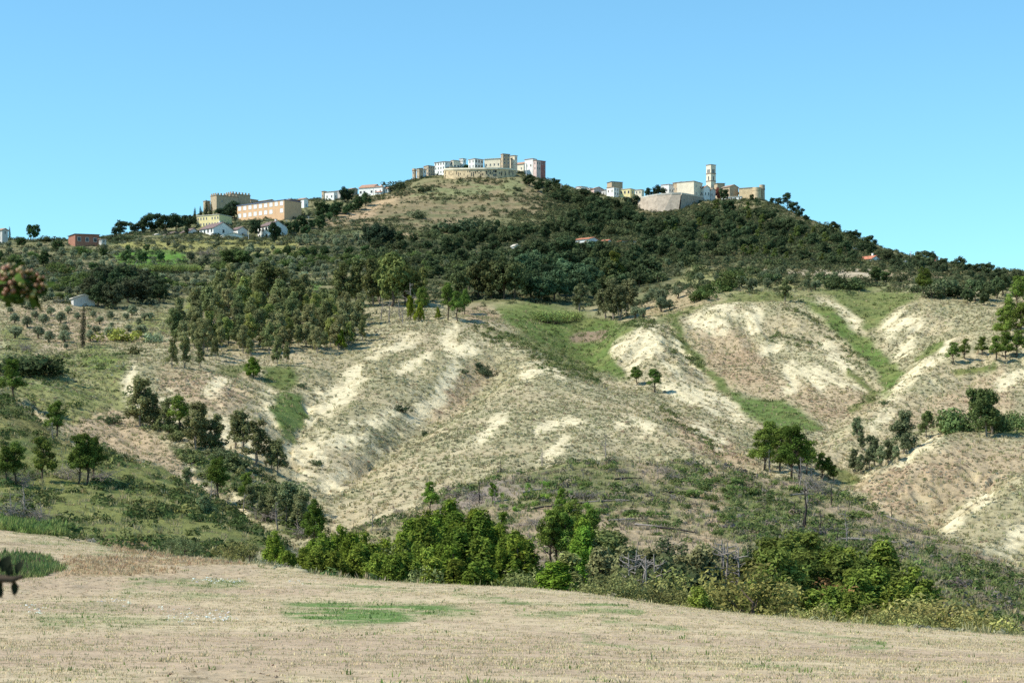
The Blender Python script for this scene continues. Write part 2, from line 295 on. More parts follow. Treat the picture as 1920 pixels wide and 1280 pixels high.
# green hollows between the mounds
def green(pts, c=GR, soft=7, w=None, Y=(380, 720)):
    m_ = mask(pts, soft, w, Y); paint(m_, c); paint(m_ * sst(.5, .68, mid) * .6, (.20, .21, .075)); paint(m_ * sst(.52, .66, fin) * .5, (.07, .11, .03))
    return m_
GREEN = mx(
    green([(930, 572), (1010, 568), (1110, 590), (1190, 600), (1250, 596), (1200, 612), (1150, 640), (1146, 660), (1168, 694), (1172, 708), (1120, 700), (1050, 668), (990, 628), (945, 602)]),
    green([(1345, 712), (1390, 735), (1470, 752), (1545, 795), (1520, 812), (1450, 800), (1400, 775), (1370, 745)], (.125, .175, .05)),
    green([(1265, 600), (1290, 655), (1330, 700), (1355, 722)], (.14, .165, .055), 5, 7),
    green([(1230, 590), (1340, 560), (1380, 552), (1500, 553), (1550, 575), (1500, 565), (1330, 566), (1260, 600)], (.17, .18, .065)),
    green([(1500, 566), (1550, 600), (1590, 640), (1640, 690), (1655, 725), (1640, 740), (1665, 738), (1695, 700), (1665, 670), (1640, 640), (1600, 610), (1560, 575)], (.12, .175, .045)),
    green([(1520, 540), (1640, 545), (1730, 552), (1690, 575), (1655, 610), (1630, 620), (1600, 590), (1560, 560)], (.165, .185, .065)),
    green([(520, 735), (570, 742), (575, 775), (548, 825), (525, 815), (508, 770)], (.13, .18, .05)),
    green([(480, 685), (540, 690), (565, 720), (540, 735), (505, 720)], (.13, .155, .05)),
    green([(395, 690), (450, 680), (470, 690), (440, 708)], (.19, .19, .08)),
    green([(900, 612), (960, 635), (1010, 660), (1050, 690), (1110, 712), (1140, 722), (1060, 660), (980, 620)], (.16, .165, .065), 6),
    green([(1590, 700), (1640, 738), (1600, 770)], (.16, .17, .06), 5, 6),
    green([(1725, 668), (1765, 642)], (.16, .19, .06), 4, 8), green([(1800, 695), (1860, 690)], (.17, .18, .06), 4, 7),
    green([(1690, 815), (1760, 806), (1920, 812), (1920, 800), (1800, 796)], (.16, .19, .06), 4),
    green([(1600, 905), (1560, 880)], (.19, .19, .08), 5, 14), green([(1850, 912), (1900, 885)], (.13, .18, .05), 3, 6),
    green([(1880, 940), (1920, 915)], (.15, .18, .06), 3, 5))
paint(mask([(1080, 630), (1130, 625)], 6, 8, Y=(500, 700)), (.24, .18, .12))
# bare clay
CLN = .12 + .88 * sst(-.30, .12, .75 * st + .75 * st2 + 1.0 * (fbm(XX / 5, YY / 5, 55, 3) - .42))
for pts, w in (
    ([(852, 614), (838, 640), (850, 655), (872, 660), (886, 650)], 9), ([(846, 682), (842, 705), (835, 725), (815, 748), (790, 772), (768, 792)], 9),
    ([(668, 700), (648, 722), (630, 745), (615, 770)], 13), ([(600, 745), (585, 765), (575, 785)], 8), ([(548, 838), (575, 852), (600, 855), (605, 872), (575, 880)], 16), ([(640, 888), (622, 912)], 13),
    ([(700, 665), (740, 645), (770, 636)], 9), ([(800, 668), (770, 690), (750, 700)], 5), ([(640, 800), (700, 790), (740, 775)], 5), ([(600, 820), (640, 830), (680, 820)], 6),
    ([(945, 782), (925, 800), (905, 822)], 8), ([(1056, 822), (1040, 845), (1026, 862)], 11), ([(985, 700), (1010, 692), (1040, 695), (1052, 708)], 6), ([(1150, 792), (1190, 790), (1215, 800)], 5),
    ([(1000, 812), (1040, 800), (1080, 795)], 5),
    ([(1150, 650), (1185, 625), (1215, 622)], 16), ([(1175, 680), (1205, 655), (1230, 640)], 12), ([(1250, 720), (1268, 740)], 10), ([(1290, 735), (1340, 745), (1378, 765), (1382, 785)], 10),
    ([(1270, 640), (1300, 680), (1330, 705)], 6), ([(1310, 800), (1345, 820), (1350, 830)], 6), ([(1250, 680), (1290, 725), (1340, 775)], 6),
    ([(1335, 580), (1370, 575), (1415, 585), (1410, 608)], 10), ([(1350, 610), (1300, 600)], 9), ([(1436, 655), (1460, 645), (1478, 690), (1480, 725)], 9), ([(1505, 700), (1540, 720)], 9),
    ([(1545, 645), (1570, 670), (1588, 690)], 9), ([(1530, 690), (1570, 715), (1610, 725)], 7), ([(1535, 576), (1575, 580), (1610, 600)], 9),
    ([(1672, 618), (1700, 600), (1720, 605)], 12), ([(1685, 660), (1705, 640)], 8), ([(1785, 645), (1740, 682), (1700, 715), (1670, 738)], 6), ([(1640, 800), (1665, 780)], 7), ([(1750, 818), (1715, 840), (1690, 862)], 6),
    ([(1830, 948), (1850, 935)], 10), ([(1845, 1035), (1900, 1045)], 12), ([(1890, 1015), (1920, 1000)], 8), ([(1770, 985), (1800, 968)], 5), ([(1880, 720), (1920, 700)], 7),
    ([(248, 700), (238, 735), (262, 760)], 6), ([(318, 745), (325, 775)], 8), ([(405, 790), (430, 825)], 9), ([(455, 810), (470, 845)], 10), ([(395, 730), (425, 715)], 7), ([(500, 730), (515, 790)], 5),
    ([(360, 885), (395, 905)], 9), ([(430, 925), (460, 960)], 6), ([(570, 975), (590, 1000)], 10)):
    CLAY = np.maximum(CLAY, mask(pts, 10, w + 5, (270, 640)) * CLN)
for pts, w in (([(848, 680), (845, 705), (836, 726), (814, 750), (788, 774), (768, 793)], 8), ([(672, 696), (652, 722), (632, 748), (612, 772)], 12), ([(545, 842), (570, 858), (598, 860)], 15), ([(642, 886), (624, 910)], 12), ([(853, 614), (836, 642)], 9), ([(1058, 822), (1040, 845), (1028, 862)], 9)):
    CLAY = np.maximum(CLAY, mask(pts, 4, w, (270, 640)) * (.55 + .45 * CLN))
CLAY *= 1 - np.clip(GREEN + SP, 0, 1)
KN = mask([(590, 1030), (680, 986), (770, 956), (860, 912), (950, 884), (1060, 866), (1150, 858), (1250, 862), (1340, 872), (1430, 892), (1500, 905), (1580, 932), (1700, 985), (1800, 1012), (1920, 1072), (2100, 1130), (2100, 1400), (500, 1400)], 3, Y=(150, 358)) * (1 - FIELD)
CLAY *= 1 - KN
paint(CLAY, (.66, .575, .375))
paint(CLAY * sst(.5, .75, fin) * .5, (.50, .42, .27))
# burnt knoll
paint(KN, (.33, .26, .165))
paint(KN * sst(.46, .62, mid), (.19, .19, .08))
paint(KN * sst(.55, .7, big + .12 * (mid - .5)) * .7, (.21, .18, .16))
paint(KN * mask([(1290, 880), (1420, 905), (1500, 950), (1620, 1000), (1750, 1020), (1920, 1085), (1920, 1190), (1650, 1095), (1400, 1020), (1340, 960)], 16), (.15, .175, .06))
paint(KN * mask([(990, 872), (1180, 866), (1240, 925), (1100, 930), (950, 910)], 14) * .8, (.13, .15, .055))
paint(KN * mask([(600, 1010), (760, 985), (860, 960), (800, 1010), (640, 1040)], 12) * .7, (.27, .26, .12))
paint(KN * mask([(1325, 875), (1345, 960), (1335, 1010)], 8, 13), (.38, .29, .18))
paint(KN * mask([(1250, 870), (1275, 930), (1260, 985)], 8, 12), (.22, .21, .10))
# field
fb = fbm(XX / 30 + 7, YY / 5, 61, 4); fc2 = fbm(XX / 7, YY / 2.5, 62, 4); ff = fbm(XX / 1.2, YY / 1.0, 63, 3)
STUB = (.45, .355, .23)
paint(FIELD, STUB)
paint(FIELD * sst(.45, .65, fb) * .7, (.49, .40, .26)); paint(FIELD * sst(.52, .70, fc2) * .45, (.37, .29, .185))
paint(FIELD * sst(.50, .66, fbm(XX / 22 - 4, YY / 11, 66, 3)) * .7, (.385, .285, .20))
FG = FIELD * mx(mask([(520, 1128), (620, 1122), (780, 1122), (890, 1140), (780, 1152), (740, 1166), (600, 1172), (540, 1152)], 10, Y=(50, 200)),
    .9 * mask([(740, 1128), (820, 1136), (885, 1140)], 2, 3, Y=(50, 200)), .8 * mask([(860, 1110), (950, 1116), (1060, 1124), (1160, 1134)], 2, 3, Y=(50, 200)), .8 * mask([(560, 1096), (680, 1104), (740, 1106)], 2, 2.5, Y=(50, 200)),
    .55 * mask([(960, 1140), (1040, 1145), (1120, 1142), (1190, 1150)], 4, 6, Y=(50, 200)), .55 * mask([(1130, 1160), (1190, 1172), (1290, 1186)], 3, 5, Y=(50, 200)), .5 * mask([(1090, 1198), (1140, 1210), (1180, 1214)], 3, 4, Y=(50, 200)),
    .6 * mask([(230, 1085), (330, 1080), (450, 1086), (460, 1100), (360, 1110), (300, 1105), (220, 1110), (250, 1095)], 10, Y=(50, 200)), .45 * mask([(60, 1150), (200, 1140), (330, 1160), (200, 1185), (80, 1175)], 14, Y=(50, 200)),
    .5 * mask([(30, 1005), (110, 1012), (200, 1022)], 3, 4, Y=(50, 260)), .5 * mask([(180, 1040), (300, 1052), (330, 1048)], 4, 4, Y=(50, 260)), .6 * mask([(1600, 1207), (1660, 1206)], 4, 5, Y=(50, 200)), .5 * mask([(1440, 1182), (1520, 1184), (1630, 1194)], 2, 2.5, Y=(50, 200)), .4 * mask([(1380, 1246), (1480, 1250), (1560, 1256)], 4, 5, Y=(40, 200)))
FG = FG * (.3 + .7 * sst(.38, .55, fbm(XX / 2.5, YY / 2.0, 64, 3)))
SOIL = FIELD * mx(mask([(-60, 1115), (150, 1082), (330, 1064), (470, 1064), (500, 1074), (380, 1085), (180, 1108), (0, 1130), (-60, 1135)], 6, Y=(50, 220)), mask([(180, 1290), (330, 1256), (450, 1246), (540, 1262), (480, 1290)], 10, Y=(40, 120)))
paint(SOIL * .7, (.37, .285, .19)); paint(FG, (.13, .20, .06))
paint(FIELD * mask([(120, 1052), (250, 1040), (400, 1046), (470, 1058), (300, 1066), (110, 1078)], 6, Y=(120, 230)) * .7, (.37, .255, .145))
ALB *= (1 + .22 * (fin - .5) + .22 * (ff - .5) * FIELD)[..., None]
# relief: gullied clay, hummocks, plough clods
SMO = 1 - .62 * mask([(545, 830), (610, 735), (680, 670), (760, 615), (900, 600), (1010, 650), (1120, 715), (1200, 742), (1260, 800), (1200, 860), (900, 900), (620, 1000), (600, 920)], 14, Y=(320, 600))
ZZ += SMO * BAD * (1 - KN) * (1 - .8 * GREEN) * (1 - .6 * SP) * sst(.12, .5, gl) * (1.5 * -np.abs(st) + .8 * -np.abs(st2) + 2.4 * (.28 - np.abs(st3))) * 1.15
ZZ += (1 - FIELD) * ((mid - .5) * 1.6 * np.clip(YY / 500, .5, 1.6) + (fin - .5) * .55 * (1 - UP) + (big - .5) * 3.0 * sst(250, 700, YY))
ZZ += -CLAY * .35 * fin * (1 - KN)
ZZ += FIELD * ((fc2 - .5) * .10 + SOIL * (ff - .5) * .32 + (ff - .5) * .05)
VV = V0 - ZZ * F / YY
VMIN = np.minimum.accumulate(VV, axis=0)                     # what of each column the photograph can see
# ------------------------------------------------------------------ ground look-ups
def ground_at(u, Y):
    """height of the ground at picture column u, distance Y"""
    i = np.clip(np.interp(u, UC, np.arange(NU)), 0, NU - 1.001); j = np.clip(np.interp(Y, YR, np.arange(NY)), 0, NY - 1.001)
    i0 = int(i); j0 = int(j); a = i - i0; b = j - j0
    return (ZZ[j0, i0] * (1 - a) + ZZ[j0, i0 + 1] * a) * (1 - b) + (ZZ[j0 + 1, i0] * (1 - a) + ZZ[j0 + 1, i0 + 1] * a) * b
def spot_Y(u, Y, sink=0.0): return Vector(((u - U0) / F * Y, Y, ground_at(u, Y) - sink))
def spot(u, v, sink=0.0, lo=0):
    """first point of the ground that the photograph sees at (u, v)"""
    i = int(round(float(np.interp(u, UC, np.arange(NU)))))
    c = VV[:, i]; j0 = int(np.searchsorted(YR, lo)) if lo else 0
    k = np.nonzero(c[j0:] <= v)[0]
    if not len(k): j = int(np.argmin(c))
    else: j = j0 + int(k[0])
    if j > 0 and c[j - 1] > v >= c[j]:
        t = (c[j - 1] - v) / (c[j - 1] - c[j] + 1e-9); Y = YR[j - 1] + t * (YR[j] - YR[j - 1])
    else: Y = YR[j]
    return spot_Y(u, Y, sink)
# ------------------------------------------------------------------ materials
def mat(name, rough=.9, spec=.2):
    m = bpy.data.materials.new(name); m.use_nodes = True
    b = m.node_tree.nodes['Principled BSDF']; b.inputs['Roughness'].default_value = rough; b.inputs['Specular IOR Level'].default_value = spec
    return m, m.node_tree, b
def nd(nt, t, **kw):
    x = nt.nodes.new(t)
    for k, v in kw.items():
        if isinstance(k, str) and hasattr(x, k): setattr(x, k, v)
    return x
def mixc(nt, a, b, f, mode='MIX'):
    x = nt.nodes.new('ShaderNodeMix'); x.data_type = 'RGBA'; x.blend_type = mode
    for s, v in ((6, a), (7, b), (0, f)):
        if isinstance(v, (int, float)): x.inputs[s].default_value = v
        elif isinstance(v, tuple): x.inputs[s].default_value = (*v, 1)
        else: nt.links.new(v, x.inputs[s])
    return x.outputs[2]
def noise(nt, scale, detail=4, vec=None, rough=.6):
    x = nt.nodes.new('ShaderNodeTexNoise'); x.inputs['Scale'].default_value = scale; x.inputs['Detail'].default_value = detail; x.inputs['Roughness'].default_value = rough
    if vec: nt.links.new(vec, x.inputs['Vector'])
    return x.outputs[0]
def ramp(nt, f, a, b, c0=(0, 0, 0), c1=(1, 1, 1)):
    x = nt.nodes.new('ShaderNodeMapRange'); x.inputs[1].default_value = a; x.inputs[2].default_value = b; nt.links.new(f, x.inputs[0]); return x.outputs[0]
def ground_mat(name, s1, s2, bump, dist):
    m, nt, b = mat(name, .95, .1)
    at = nt.nodes.new('ShaderNodeAttribute'); at.attribute_name = 'albedo'
    geo = nt.nodes.new('ShaderNodeNewGeometry')
    n1 = noise(nt, s1, 5, geo.outputs['Position'], .7); n2 = noise(nt, s2, 3, geo.outputs['Position'])
    c = mixc(nt, at.outputs['Color'], (1.32, 1.28, 1.2), ramp(nt, n1, .48, .78), 'MULTIPLY')
    c = mixc(nt, c, (.60, .60, .56), ramp(nt, n2, .50, .30), 'MULTIPLY')
    nt.links.new(c, b.inputs['Base Color'])
    bp = nt.nodes.new('ShaderNodeBump'); bp.inputs['Strength'].default_value = bump; bp.inputs['Distance'].default_value = dist
    nt.links.new(n1, bp.inputs['Height']); nt.links.new(bp.outputs[0], b.inputs['Normal'])
    return m
M_FIELD = ground_mat('stubble ground', 3.0, 1.1, .7, .12)
M_SLOPE = ground_mat('clay slope ground', 1.1, .5, .8, .5)
M_HILL = ground_mat('dry hill ground', .45, .2, .8, .8)
def mk(name, verts, faces, m=None, parent=None, smooth=False, attrs=None):
    me = bpy.data.meshes.new(name)
    verts = np.asarray(verts, np.float32)
    if isinstance(faces, np.ndarray):
        k = faces.shape[1]
        me.vertices.add(len(verts)); me.vertices.foreach_set('co', verts.ravel())
        me.loops.add(faces.size); me.loops.foreach_set('vertex_index', faces.ravel().astype(np.int32))
        me.polygons.add(len(faces)); me.polygons.foreach_set('loop_start', np.arange(0, faces.size, k, dtype=np.int32))
        me.update(calc_edges=True)
    else:
        me.from_pydata(verts.tolist(), [], faces); me.update()
    if len(me.polygons): me.polygons.foreach_set('use_smooth', np.full(len(me.polygons), smooth))
    for an, (typ, arr) in (attrs or {}).items():
        a = me.attributes.new(an, typ, 'POINT')
        a.data.foreach_set('color' if typ == 'FLOAT_COLOR' else 'vector' if typ == 'FLOAT_VECTOR' else 'value', np.asarray(arr, np.float32).ravel())
    if m: me.materials.append(m)
    o = bpy.data.objects.new(name, me); COL.objects.link(o)
    if parent: o.parent = parent
    return o
def tag(o, label=None, cat=None, group=None, kind=None):
    if label: o['label'] = label
    if cat: o['category'] = cat
    if group: o['group'] = group
    if kind: o['kind'] = kind
    return o
VERT = np.stack([XX, YY, ZZ], -1).reshape(-1, 3); ACOL = np.concatenate([np.clip(ALB, .01, .9).reshape(-1, 3), np.ones((NY * NU, 1))], 1)
jj, ii = np.meshgrid(np.arange(NY - 1), np.arange(NU - 1), indexing='ij')
Q = np.stack([jj * NU + ii, jj * NU + ii + 1, (jj + 1) * NU + ii + 1, (jj + 1) * NU + ii], -1)
zf = FIELD[:-1, :-1] > .5; zh = YY[:-1, :-1] > 640
def sheet(name, sel, m, label, cat):
    q = Q[sel]; used, inv = np.unique(q.ravel(), return_inverse=True)
    o = mk(name, VERT[used], inv.reshape(-1, 4), m, smooth=True, attrs={'albedo': ('FLOAT_COLOR', ACOL[used])})
    tag(o, label, cat, kind='structure')
sheet('field', zf, M_FIELD, 'harvested stubble field with green and bare patches in the foreground', 'field')
sheet('clay_slopes', ~zf & ~zh, M_SLOPE, 'eroded pale clay slopes and green hollows of the middle ground', 'slope')
sheet('hill', zh, M_HILL, 'broad green hill rising to the hilltop town', 'hill')
gm, gnt, gb = mat('far plain ground', 1, .1); gb.inputs['Base Color'].default_value = (.22, .2, .11, 1)
o = mk('ground', [(-14000, -14000, -45), (14000, -14000, -45), (14000, 14000, -45), (-14000, 14000, -45)], [(0, 1, 2, 3)], gm); tag(o, 'low plain that lies under and beyond the hill', 'ground', kind='structure')
print('terrain', round(time.time() - T0, 1), len(CP), NU * NY)
# ------------------------------------------------------------------ vegetation: prototypes
RG = np.random.default_rng(7)
def leaf_mat(name, trans=.25):
    m = bpy.data.materials.new(name); m.use_nodes = True; nt = m.node_tree; nt.nodes.clear()
    out = nt.nodes.new('ShaderNodeOutputMaterial'); df = nt.nodes.new('ShaderNodeBsdfDiffuse'); tl = nt.nodes.new('ShaderNodeBsdfTranslucent'); mxs = nt.nodes.new('ShaderNodeMixShader')
    oi = nt.nodes.new('ShaderNodeObjectInfo'); at = nt.nodes.new('ShaderNodeAttribute'); at.attribute_name = 'tone'
    hv = nt.nodes.new('ShaderNodeHueSaturation')
    m1 = nt.nodes.new('ShaderNodeMapRange'); m1.inputs[3].default_value = .486; m1.inputs[4].default_value = .516; nt.links.new(oi.outputs['Random'], m1.inputs[0]); nt.links.new(m1.outputs[0], hv.inputs['Hue'])
    m2 = nt.nodes.new('ShaderNodeMath'); m2.operation = 'MULTIPLY_ADD'; m2.inputs[1].default_value = 7.13; m2.inputs[2].default_value = 0; nt.links.new(oi.outputs['Random'], m2.inputs[0])
    m3 = nt.nodes.new('ShaderNodeMath'); m3.operation = 'FRACT'; nt.links.new(m2.outputs[0], m3.inputs[0])
    m4 = nt.nodes.new('ShaderNodeMapRange'); m4.inputs[3].default_value = .78; m4.inputs[4].default_value = 1.22; nt.links.new(m3.outputs[0], m4.inputs[0]); nt.links.new(m4.outputs[0], hv.inputs['Value'])
    nt.links.new(oi.outputs['Color'], hv.inputs['Color'])
    c = mixc(nt, hv.outputs[0], at.outputs['Color'], 1.0, 'MULTIPLY')
    nt.links.new(c, df.inputs[0]); nt.links.new(c, tl.inputs[0]); mxs.inputs[0].default_value = trans
    nt.links.new(df.outputs[0], mxs.inputs[1]); nt.links.new(tl.outputs[0], mxs.inputs[2]); nt.links.new(mxs.outputs[0], out.inputs[0])
    return m
M_LEAF = leaf_mat('foliage')
def tuft_mat(name):
    m = bpy.data.materials.new(name); m.use_nodes = True; nt = m.node_tree; nt.nodes.clear()
    out = nt.nodes.new('ShaderNodeOutputMaterial'); df = nt.nodes.new('ShaderNodeBsdfDiffuse'); tl = nt.nodes.new('ShaderNodeBsdfTranslucent'); mxs = nt.nodes.new('ShaderNodeMixShader')
    at = nt.nodes.new('ShaderNodeAttribute'); at.attribute_type = 'INSTANCER'; at.attribute_name = 'tint'
    nt.links.new(at.outputs['Color'], df.inputs[0]); nt.links.new(at.outputs['Color'], tl.inputs[0]); mxs.inputs[0].default_value = .2
    nt.links.new(df.outputs[0], mxs.inputs[1]); nt.links.new(tl.outputs[0], mxs.inputs[2]); nt.links.new(mxs.outputs[0], out.inputs[0])
    return m
M_TUFT = tuft_mat('low growth')
def bark_mat(name, c, c2):
    m, nt, b = mat(name, .9, .1); g = nt.nodes.new('ShaderNodeTexCoord')
    nt.links.new(mixc(nt, c, c2, ramp(nt, noise(nt, 3, 3, g.outputs['Object']), .35, .65)), b.inputs['Base Color']); return m
M_BARK = bark_mat('brown bark', (.07, .05, .035), (.12, .09, .065))
M_PALE = bark_mat('pale eucalyptus bark', (.34, .28, .22), (.13, .10, .08))
M_DEAD = bark_mat('dead grey wood', (.19, .165, .145), (.31, .27, .24))
M_CHAR = bark_mat('charred wood', (.018, .016, .016), (.06, .05, .045))
def nrm(a): return a / (np.linalg.norm(a, axis=-1, keepdims=True) + 1e-9)
def leaves(cen, nor, size, asp=.55):
    """one leaf-shaped quad for each centre; asp is width over length"""
    k = len(cen); r = RG.normal(size=(k, 3)); t = nrm(np.cross(nor, r)); b = np.cross(nor, t)
    s = (size * RG.uniform(.65, 1.35, k))[:, None]
    v = np.stack([cen - t * s * .5, cen - b * s * asp * .5, cen + t * s * .5, cen + b * s * asp * .5], 1)
    return v.reshape(-1, 3), np.arange(4 * k).reshape(-1, 4)
def clump_crown(clumps, per, size, asp=.55, up=.35, rnd=.7, fill=.55, var=.3):
    C, N, T = [], [], []
    for (c, r) in clumps:
        r = np.asarray(r, float) * np.ones(3)
        k = max(6, int(per * (r.prod() ** (1 / 3)) ** 2))
        d = nrm(RG.normal(size=(k, 3))); rad = RG.uniform(fill, 1.0, k) ** .6
        C.append(np.asarray(c) + d * r * rad[:, None]); N.append(nrm(d + np.array([0, 0, up]) + rnd * RG.normal(size=(k, 3)) * .6))
        T.append(np.full(k, 1 + var * RG.uniform(-1, 1)) * RG.uniform(.8, 1.2, k))
    C = np.concatenate(C); N = np.concatenate(N); T = np.concatenate(T)
    v, f = leaves(C, N, size * np.ones(len(C)), asp)
    tone = np.repeat(T, 4); tc = np.stack([tone * 1.03, tone, tone * .95, np.ones_like(tone)], 1)
    return v, f, tc
def tube(pts, rad, seg=6):
    pts = np.asarray(pts, float); V_, F_ = [], []
    for i, p in enumerate(pts):
        d = nrm(pts[min(i + 1, len(pts) - 1)] - pts[max(i - 1, 0)]); a = nrm(np.cross(d, [.3, .9, .1])); b = np.cross(d, a)
        for k in range(seg):
            w = 2 * math.pi * k / seg; V_.append(p + rad[i] * (a * math.cos(w) + b * math.sin(w)))
    for i in range(len(pts) - 1):
        for k in range(seg): F_.append((i * seg + k, i * seg + (k + 1) % seg, (i + 1) * seg + (k + 1) % seg, (i + 1) * seg + k))
    return np.array(V_), np.array(F_)
def join(parts):
    V_, F_, o_ = [], [], 0
    for v, f in parts: V_.append(v); F_.append(f + o_); o_ += len(v)
    return np.concatenate(V_), np.concatenate(F_)
def wob(h, n_, amp, base=(0, 0), top=(0, 0)):
    z = np.linspace(0, h, n_); t = z / h
    x = base[0] + (top[0] - base[0]) * t + amp * np.cumsum(RG.normal(size=n_)) * (t > 0) / n_; y = base[1] + (top[1] - base[1]) * t + amp * np.cumsum(RG.normal(size=n_)) * (t > 0) / n_
    return np.stack([x, y, z], 1)
def limbs(trunk, ends, r0):
    out = []
    for e in ends:
        e = np.asarray(e, float); k = int(np.argmin(np.abs(trunk[:, 2] - max(e[2] * .62, trunk[0, 2])))); a = trunk[k]
        m_ = (a + e) / 2 + np.array([0, 0, -.08 * np.linalg.norm(e - a)])
        out.append(tube([a, m_, e], [r0, r0 * .6, r0 * .25], 4))
    return out
PROTO = {}
def species(kind, trunk, bark, crown, tone, smoothcrown=False):
    tm = mk('trunk', trunk[0], trunk[1], bark, smooth=True).data
    for o_ in [o_ for o_ in bpy.data.objects if o_.data == tm]: bpy.data.objects.remove(o_)
    cm = None
    if crown is not None:
        co = mk('crown', crown[0], crown[1], M_LEAF, attrs={'tone': ('FLOAT_COLOR', tone)}); cm = co.data; bpy.data.objects.remove(co)
    h = max(trunk[0][:, 2].max(), crown[0][:, 2].max() if crown is not None else 0)
    PROTO.setdefault(kind, []).append((tm, cm, float(h)))
for s in range(5):                                            # young Aleppo-type pine, foliage low down, several leaders
    h = 7.0; tk = wob(h * .92, 9, .5); cl = []
    for k in range(78):
        t = RG.uniform(.10, 1) ** .85; z = h * (.08 + .88 * t); rr = h * .27 * (1 - .80 * max(0, (t - .2) / .8)) * RG.uniform(.35, 1.08); a = RG.uniform(0, 6.28)
        cx, cy = np.interp(z, tk[:, 2], tk[:, 0]), np.interp(z, tk[:, 2], tk[:, 1]); q = RG.uniform(.28, .58) * (1.15 - .4 * t)
        cl.append(((cx + rr * math.cos(a), cy + rr * math.sin(a), z), (q, q, q * 1.7)))
    cl.append(((tk[-1, 0], tk[-1, 1], h * .95), (.3, .3, .55)))
    v, f, t = clump_crown(cl, 430, .27, .40, .45, .8, .3, .42)
    species('pine', join([tube(tk, np.linspace(.16, .03, 9))] + limbs(tk, [c[0] for c in cl[:10]], .05)), M_BARK, (v, f), t)
for s in range(5):                                            # older pine, bare stem, clumped flat-topped crown
    h = 10.0; tk = wob(h * .9, 9, 1.2); cl = []
    for k in range(44):
        t = RG.uniform(0, 1); z = h * (.36 + .60 * t); rr = h * .235 * (1 - .62 * t) * RG.uniform(.25, 1.05); a = RG.uniform(0, 6.28)
        cx, cy = np.interp(z, tk[:, 2], tk[:, 0]), np.interp(z, tk[:, 2], tk[:, 1]); q = RG.uniform(.5, 1.0) * (1.1 - .3 * t)
        cl.append(((cx + rr * math.cos(a), cy + rr * math.sin(a), z), (q, q, q * .9)))
    v, f, t = clump_crown(cl, 210, .36, .45, .5, .8, .3, .38)
    species('tall_pine', join([tube(tk, np.linspace(.2, .06, 9))] + limbs(tk, [c[0] for c in cl[:16]] + [(RG.uniform(-1.4, 1.4), RG.uniform(-1.4, 1.4), h * z) for z in (.3, .36, .42, .47)], .07)), M_BARK, (v, f), t)
for s in range(6):                                            # eucalyptus: tall, thin, drooping loose clumps
    h = 11.0; tk = wob(h * .93, 9, 1.0); tk2 = wob(h * .72, 7, .8, (0, 0), (RG.uniform(-1.2, 1.2), RG.uniform(-1, 1))); cl = []
    for k in range(46):
        t = RG.uniform(0, 1); z = h * (.26 + .70 * t); rr = h * .17 * (1 - .5 * t) * RG.uniform(.2, 1.15); a = RG.uniform(0, 6.28); src = tk if RG.random() < .65 or z > h * .74 else tk2
        cx, cy = np.interp(z, src[:, 2], src[:, 0]), np.interp(z, src[:, 2], src[:, 1]); q = RG.uniform(.45, .95)
        cl.append(((cx + rr * math.cos(a), cy + rr * math.sin(a), z), (q * .95, q * .85, q * 1.35)))
    v, f, t = clump_crown(cl, 190, .42, .5, .3, .9, .2, .32)
    species('eucalyptus', join([tube(tk, np.linspace(.15, .04, 9)), tube(tk2, np.linspace(.11, .03, 7))] + limbs(tk, [c[0] for c in cl[:12]], .05)), M_PALE, (v, f), t)
for s in range(5):                                            # olive: short forked trunk, round silver crown
    h = 4.2; cl = []
    for k in range(26):
        d = nrm(RG.normal(size=3)); rr = RG.uniform(.45, 1)
        cl.append(((d[0] * 1.25 * rr, d[1] * 1.25 * rr, 2.35 + d[2] * 1.25 * rr), RG.uniform(.5, .78)))
    v, f, t = clump_crown(cl, 190, .30, .55, .5, .8, .4, .22)
    tk = wob(1.7, 5, .4); species('olive', join([tube(tk, np.linspace(.22, .13, 5))] + limbs(tk, [c[0] for c in cl[:6]], .09)), M_BARK, (v, f), t)
for s in range(6):                                            # round broadleaf
    h = 8.0; cl = []; sx, sy = RG.uniform(.85, 1.2), RG.uniform(.85, 1.2)
    for k in range(34):
        d = nrm(RG.normal(size=3)); rr = RG.uniform(.45, 1.0)
        cl.append(((d[0] * 2.5 * rr * sx, d[1] * 2.5 * rr * sy, 4.4 + d[2] * 2.9 * rr), RG.uniform(.7, 1.25) * np.array([1, 1, .8])))
    v, f, t = clump_crown(cl, 95, .5, .7, .5, .8, .4, .32)
    tk = wob(4.6, 6, .8); species('broadleaf', join([tube(tk, np.linspace(.24, .1, 6))] + limbs(tk, [c[0] for c in cl[:8]], .08)), M_BARK, (v, f), t)
for s in range(5):                                            # shrub, leafy to the ground
    cl = [((RG.normal() * .75, RG.normal() * .75, RG.uniform(.25, 1.45)), RG.uniform(.4, .75) * np.array([1, 1, .85])) for k in range(16)]
    v, f, t = clump_crown(cl, 170, .28, .65, .5, .8, .4, .3); v[:, 2] = np.maximum(v[:, 2], -.15)
    tk = wob(.9, 4, .3); species('shrub', join([tube(tk, np.linspace(.08, .03, 4))] + limbs(tk, [c[0] for c in cl[:5]], .03)), M_BARK, (v, f), t)
for s in range(4):                                            # big-leaved, light green round bush tree
    h = 5.0; cl = []
    for k in range(44):
        d = nrm(RG.normal(size=3)); rr = RG.uniform(.6, 1.0)
        cl.append(((d[0] * 1.95 * rr, d[1] * 1.95 * rr, 2.45 + d[2] * 2.15 * rr), RG.uniform(.32, .58)))
    v, f, t = clump_crown(cl, 170, .25, .42, .3, .7, .5, .42)
    tk = wob(2.6, 5, .5); species('laurel', join([tube(tk, np.linspace(.14, .06, 5))] + limbs(tk, [c[0] for c in cl[:7]], .05)), M_BARK, (v, f), t)
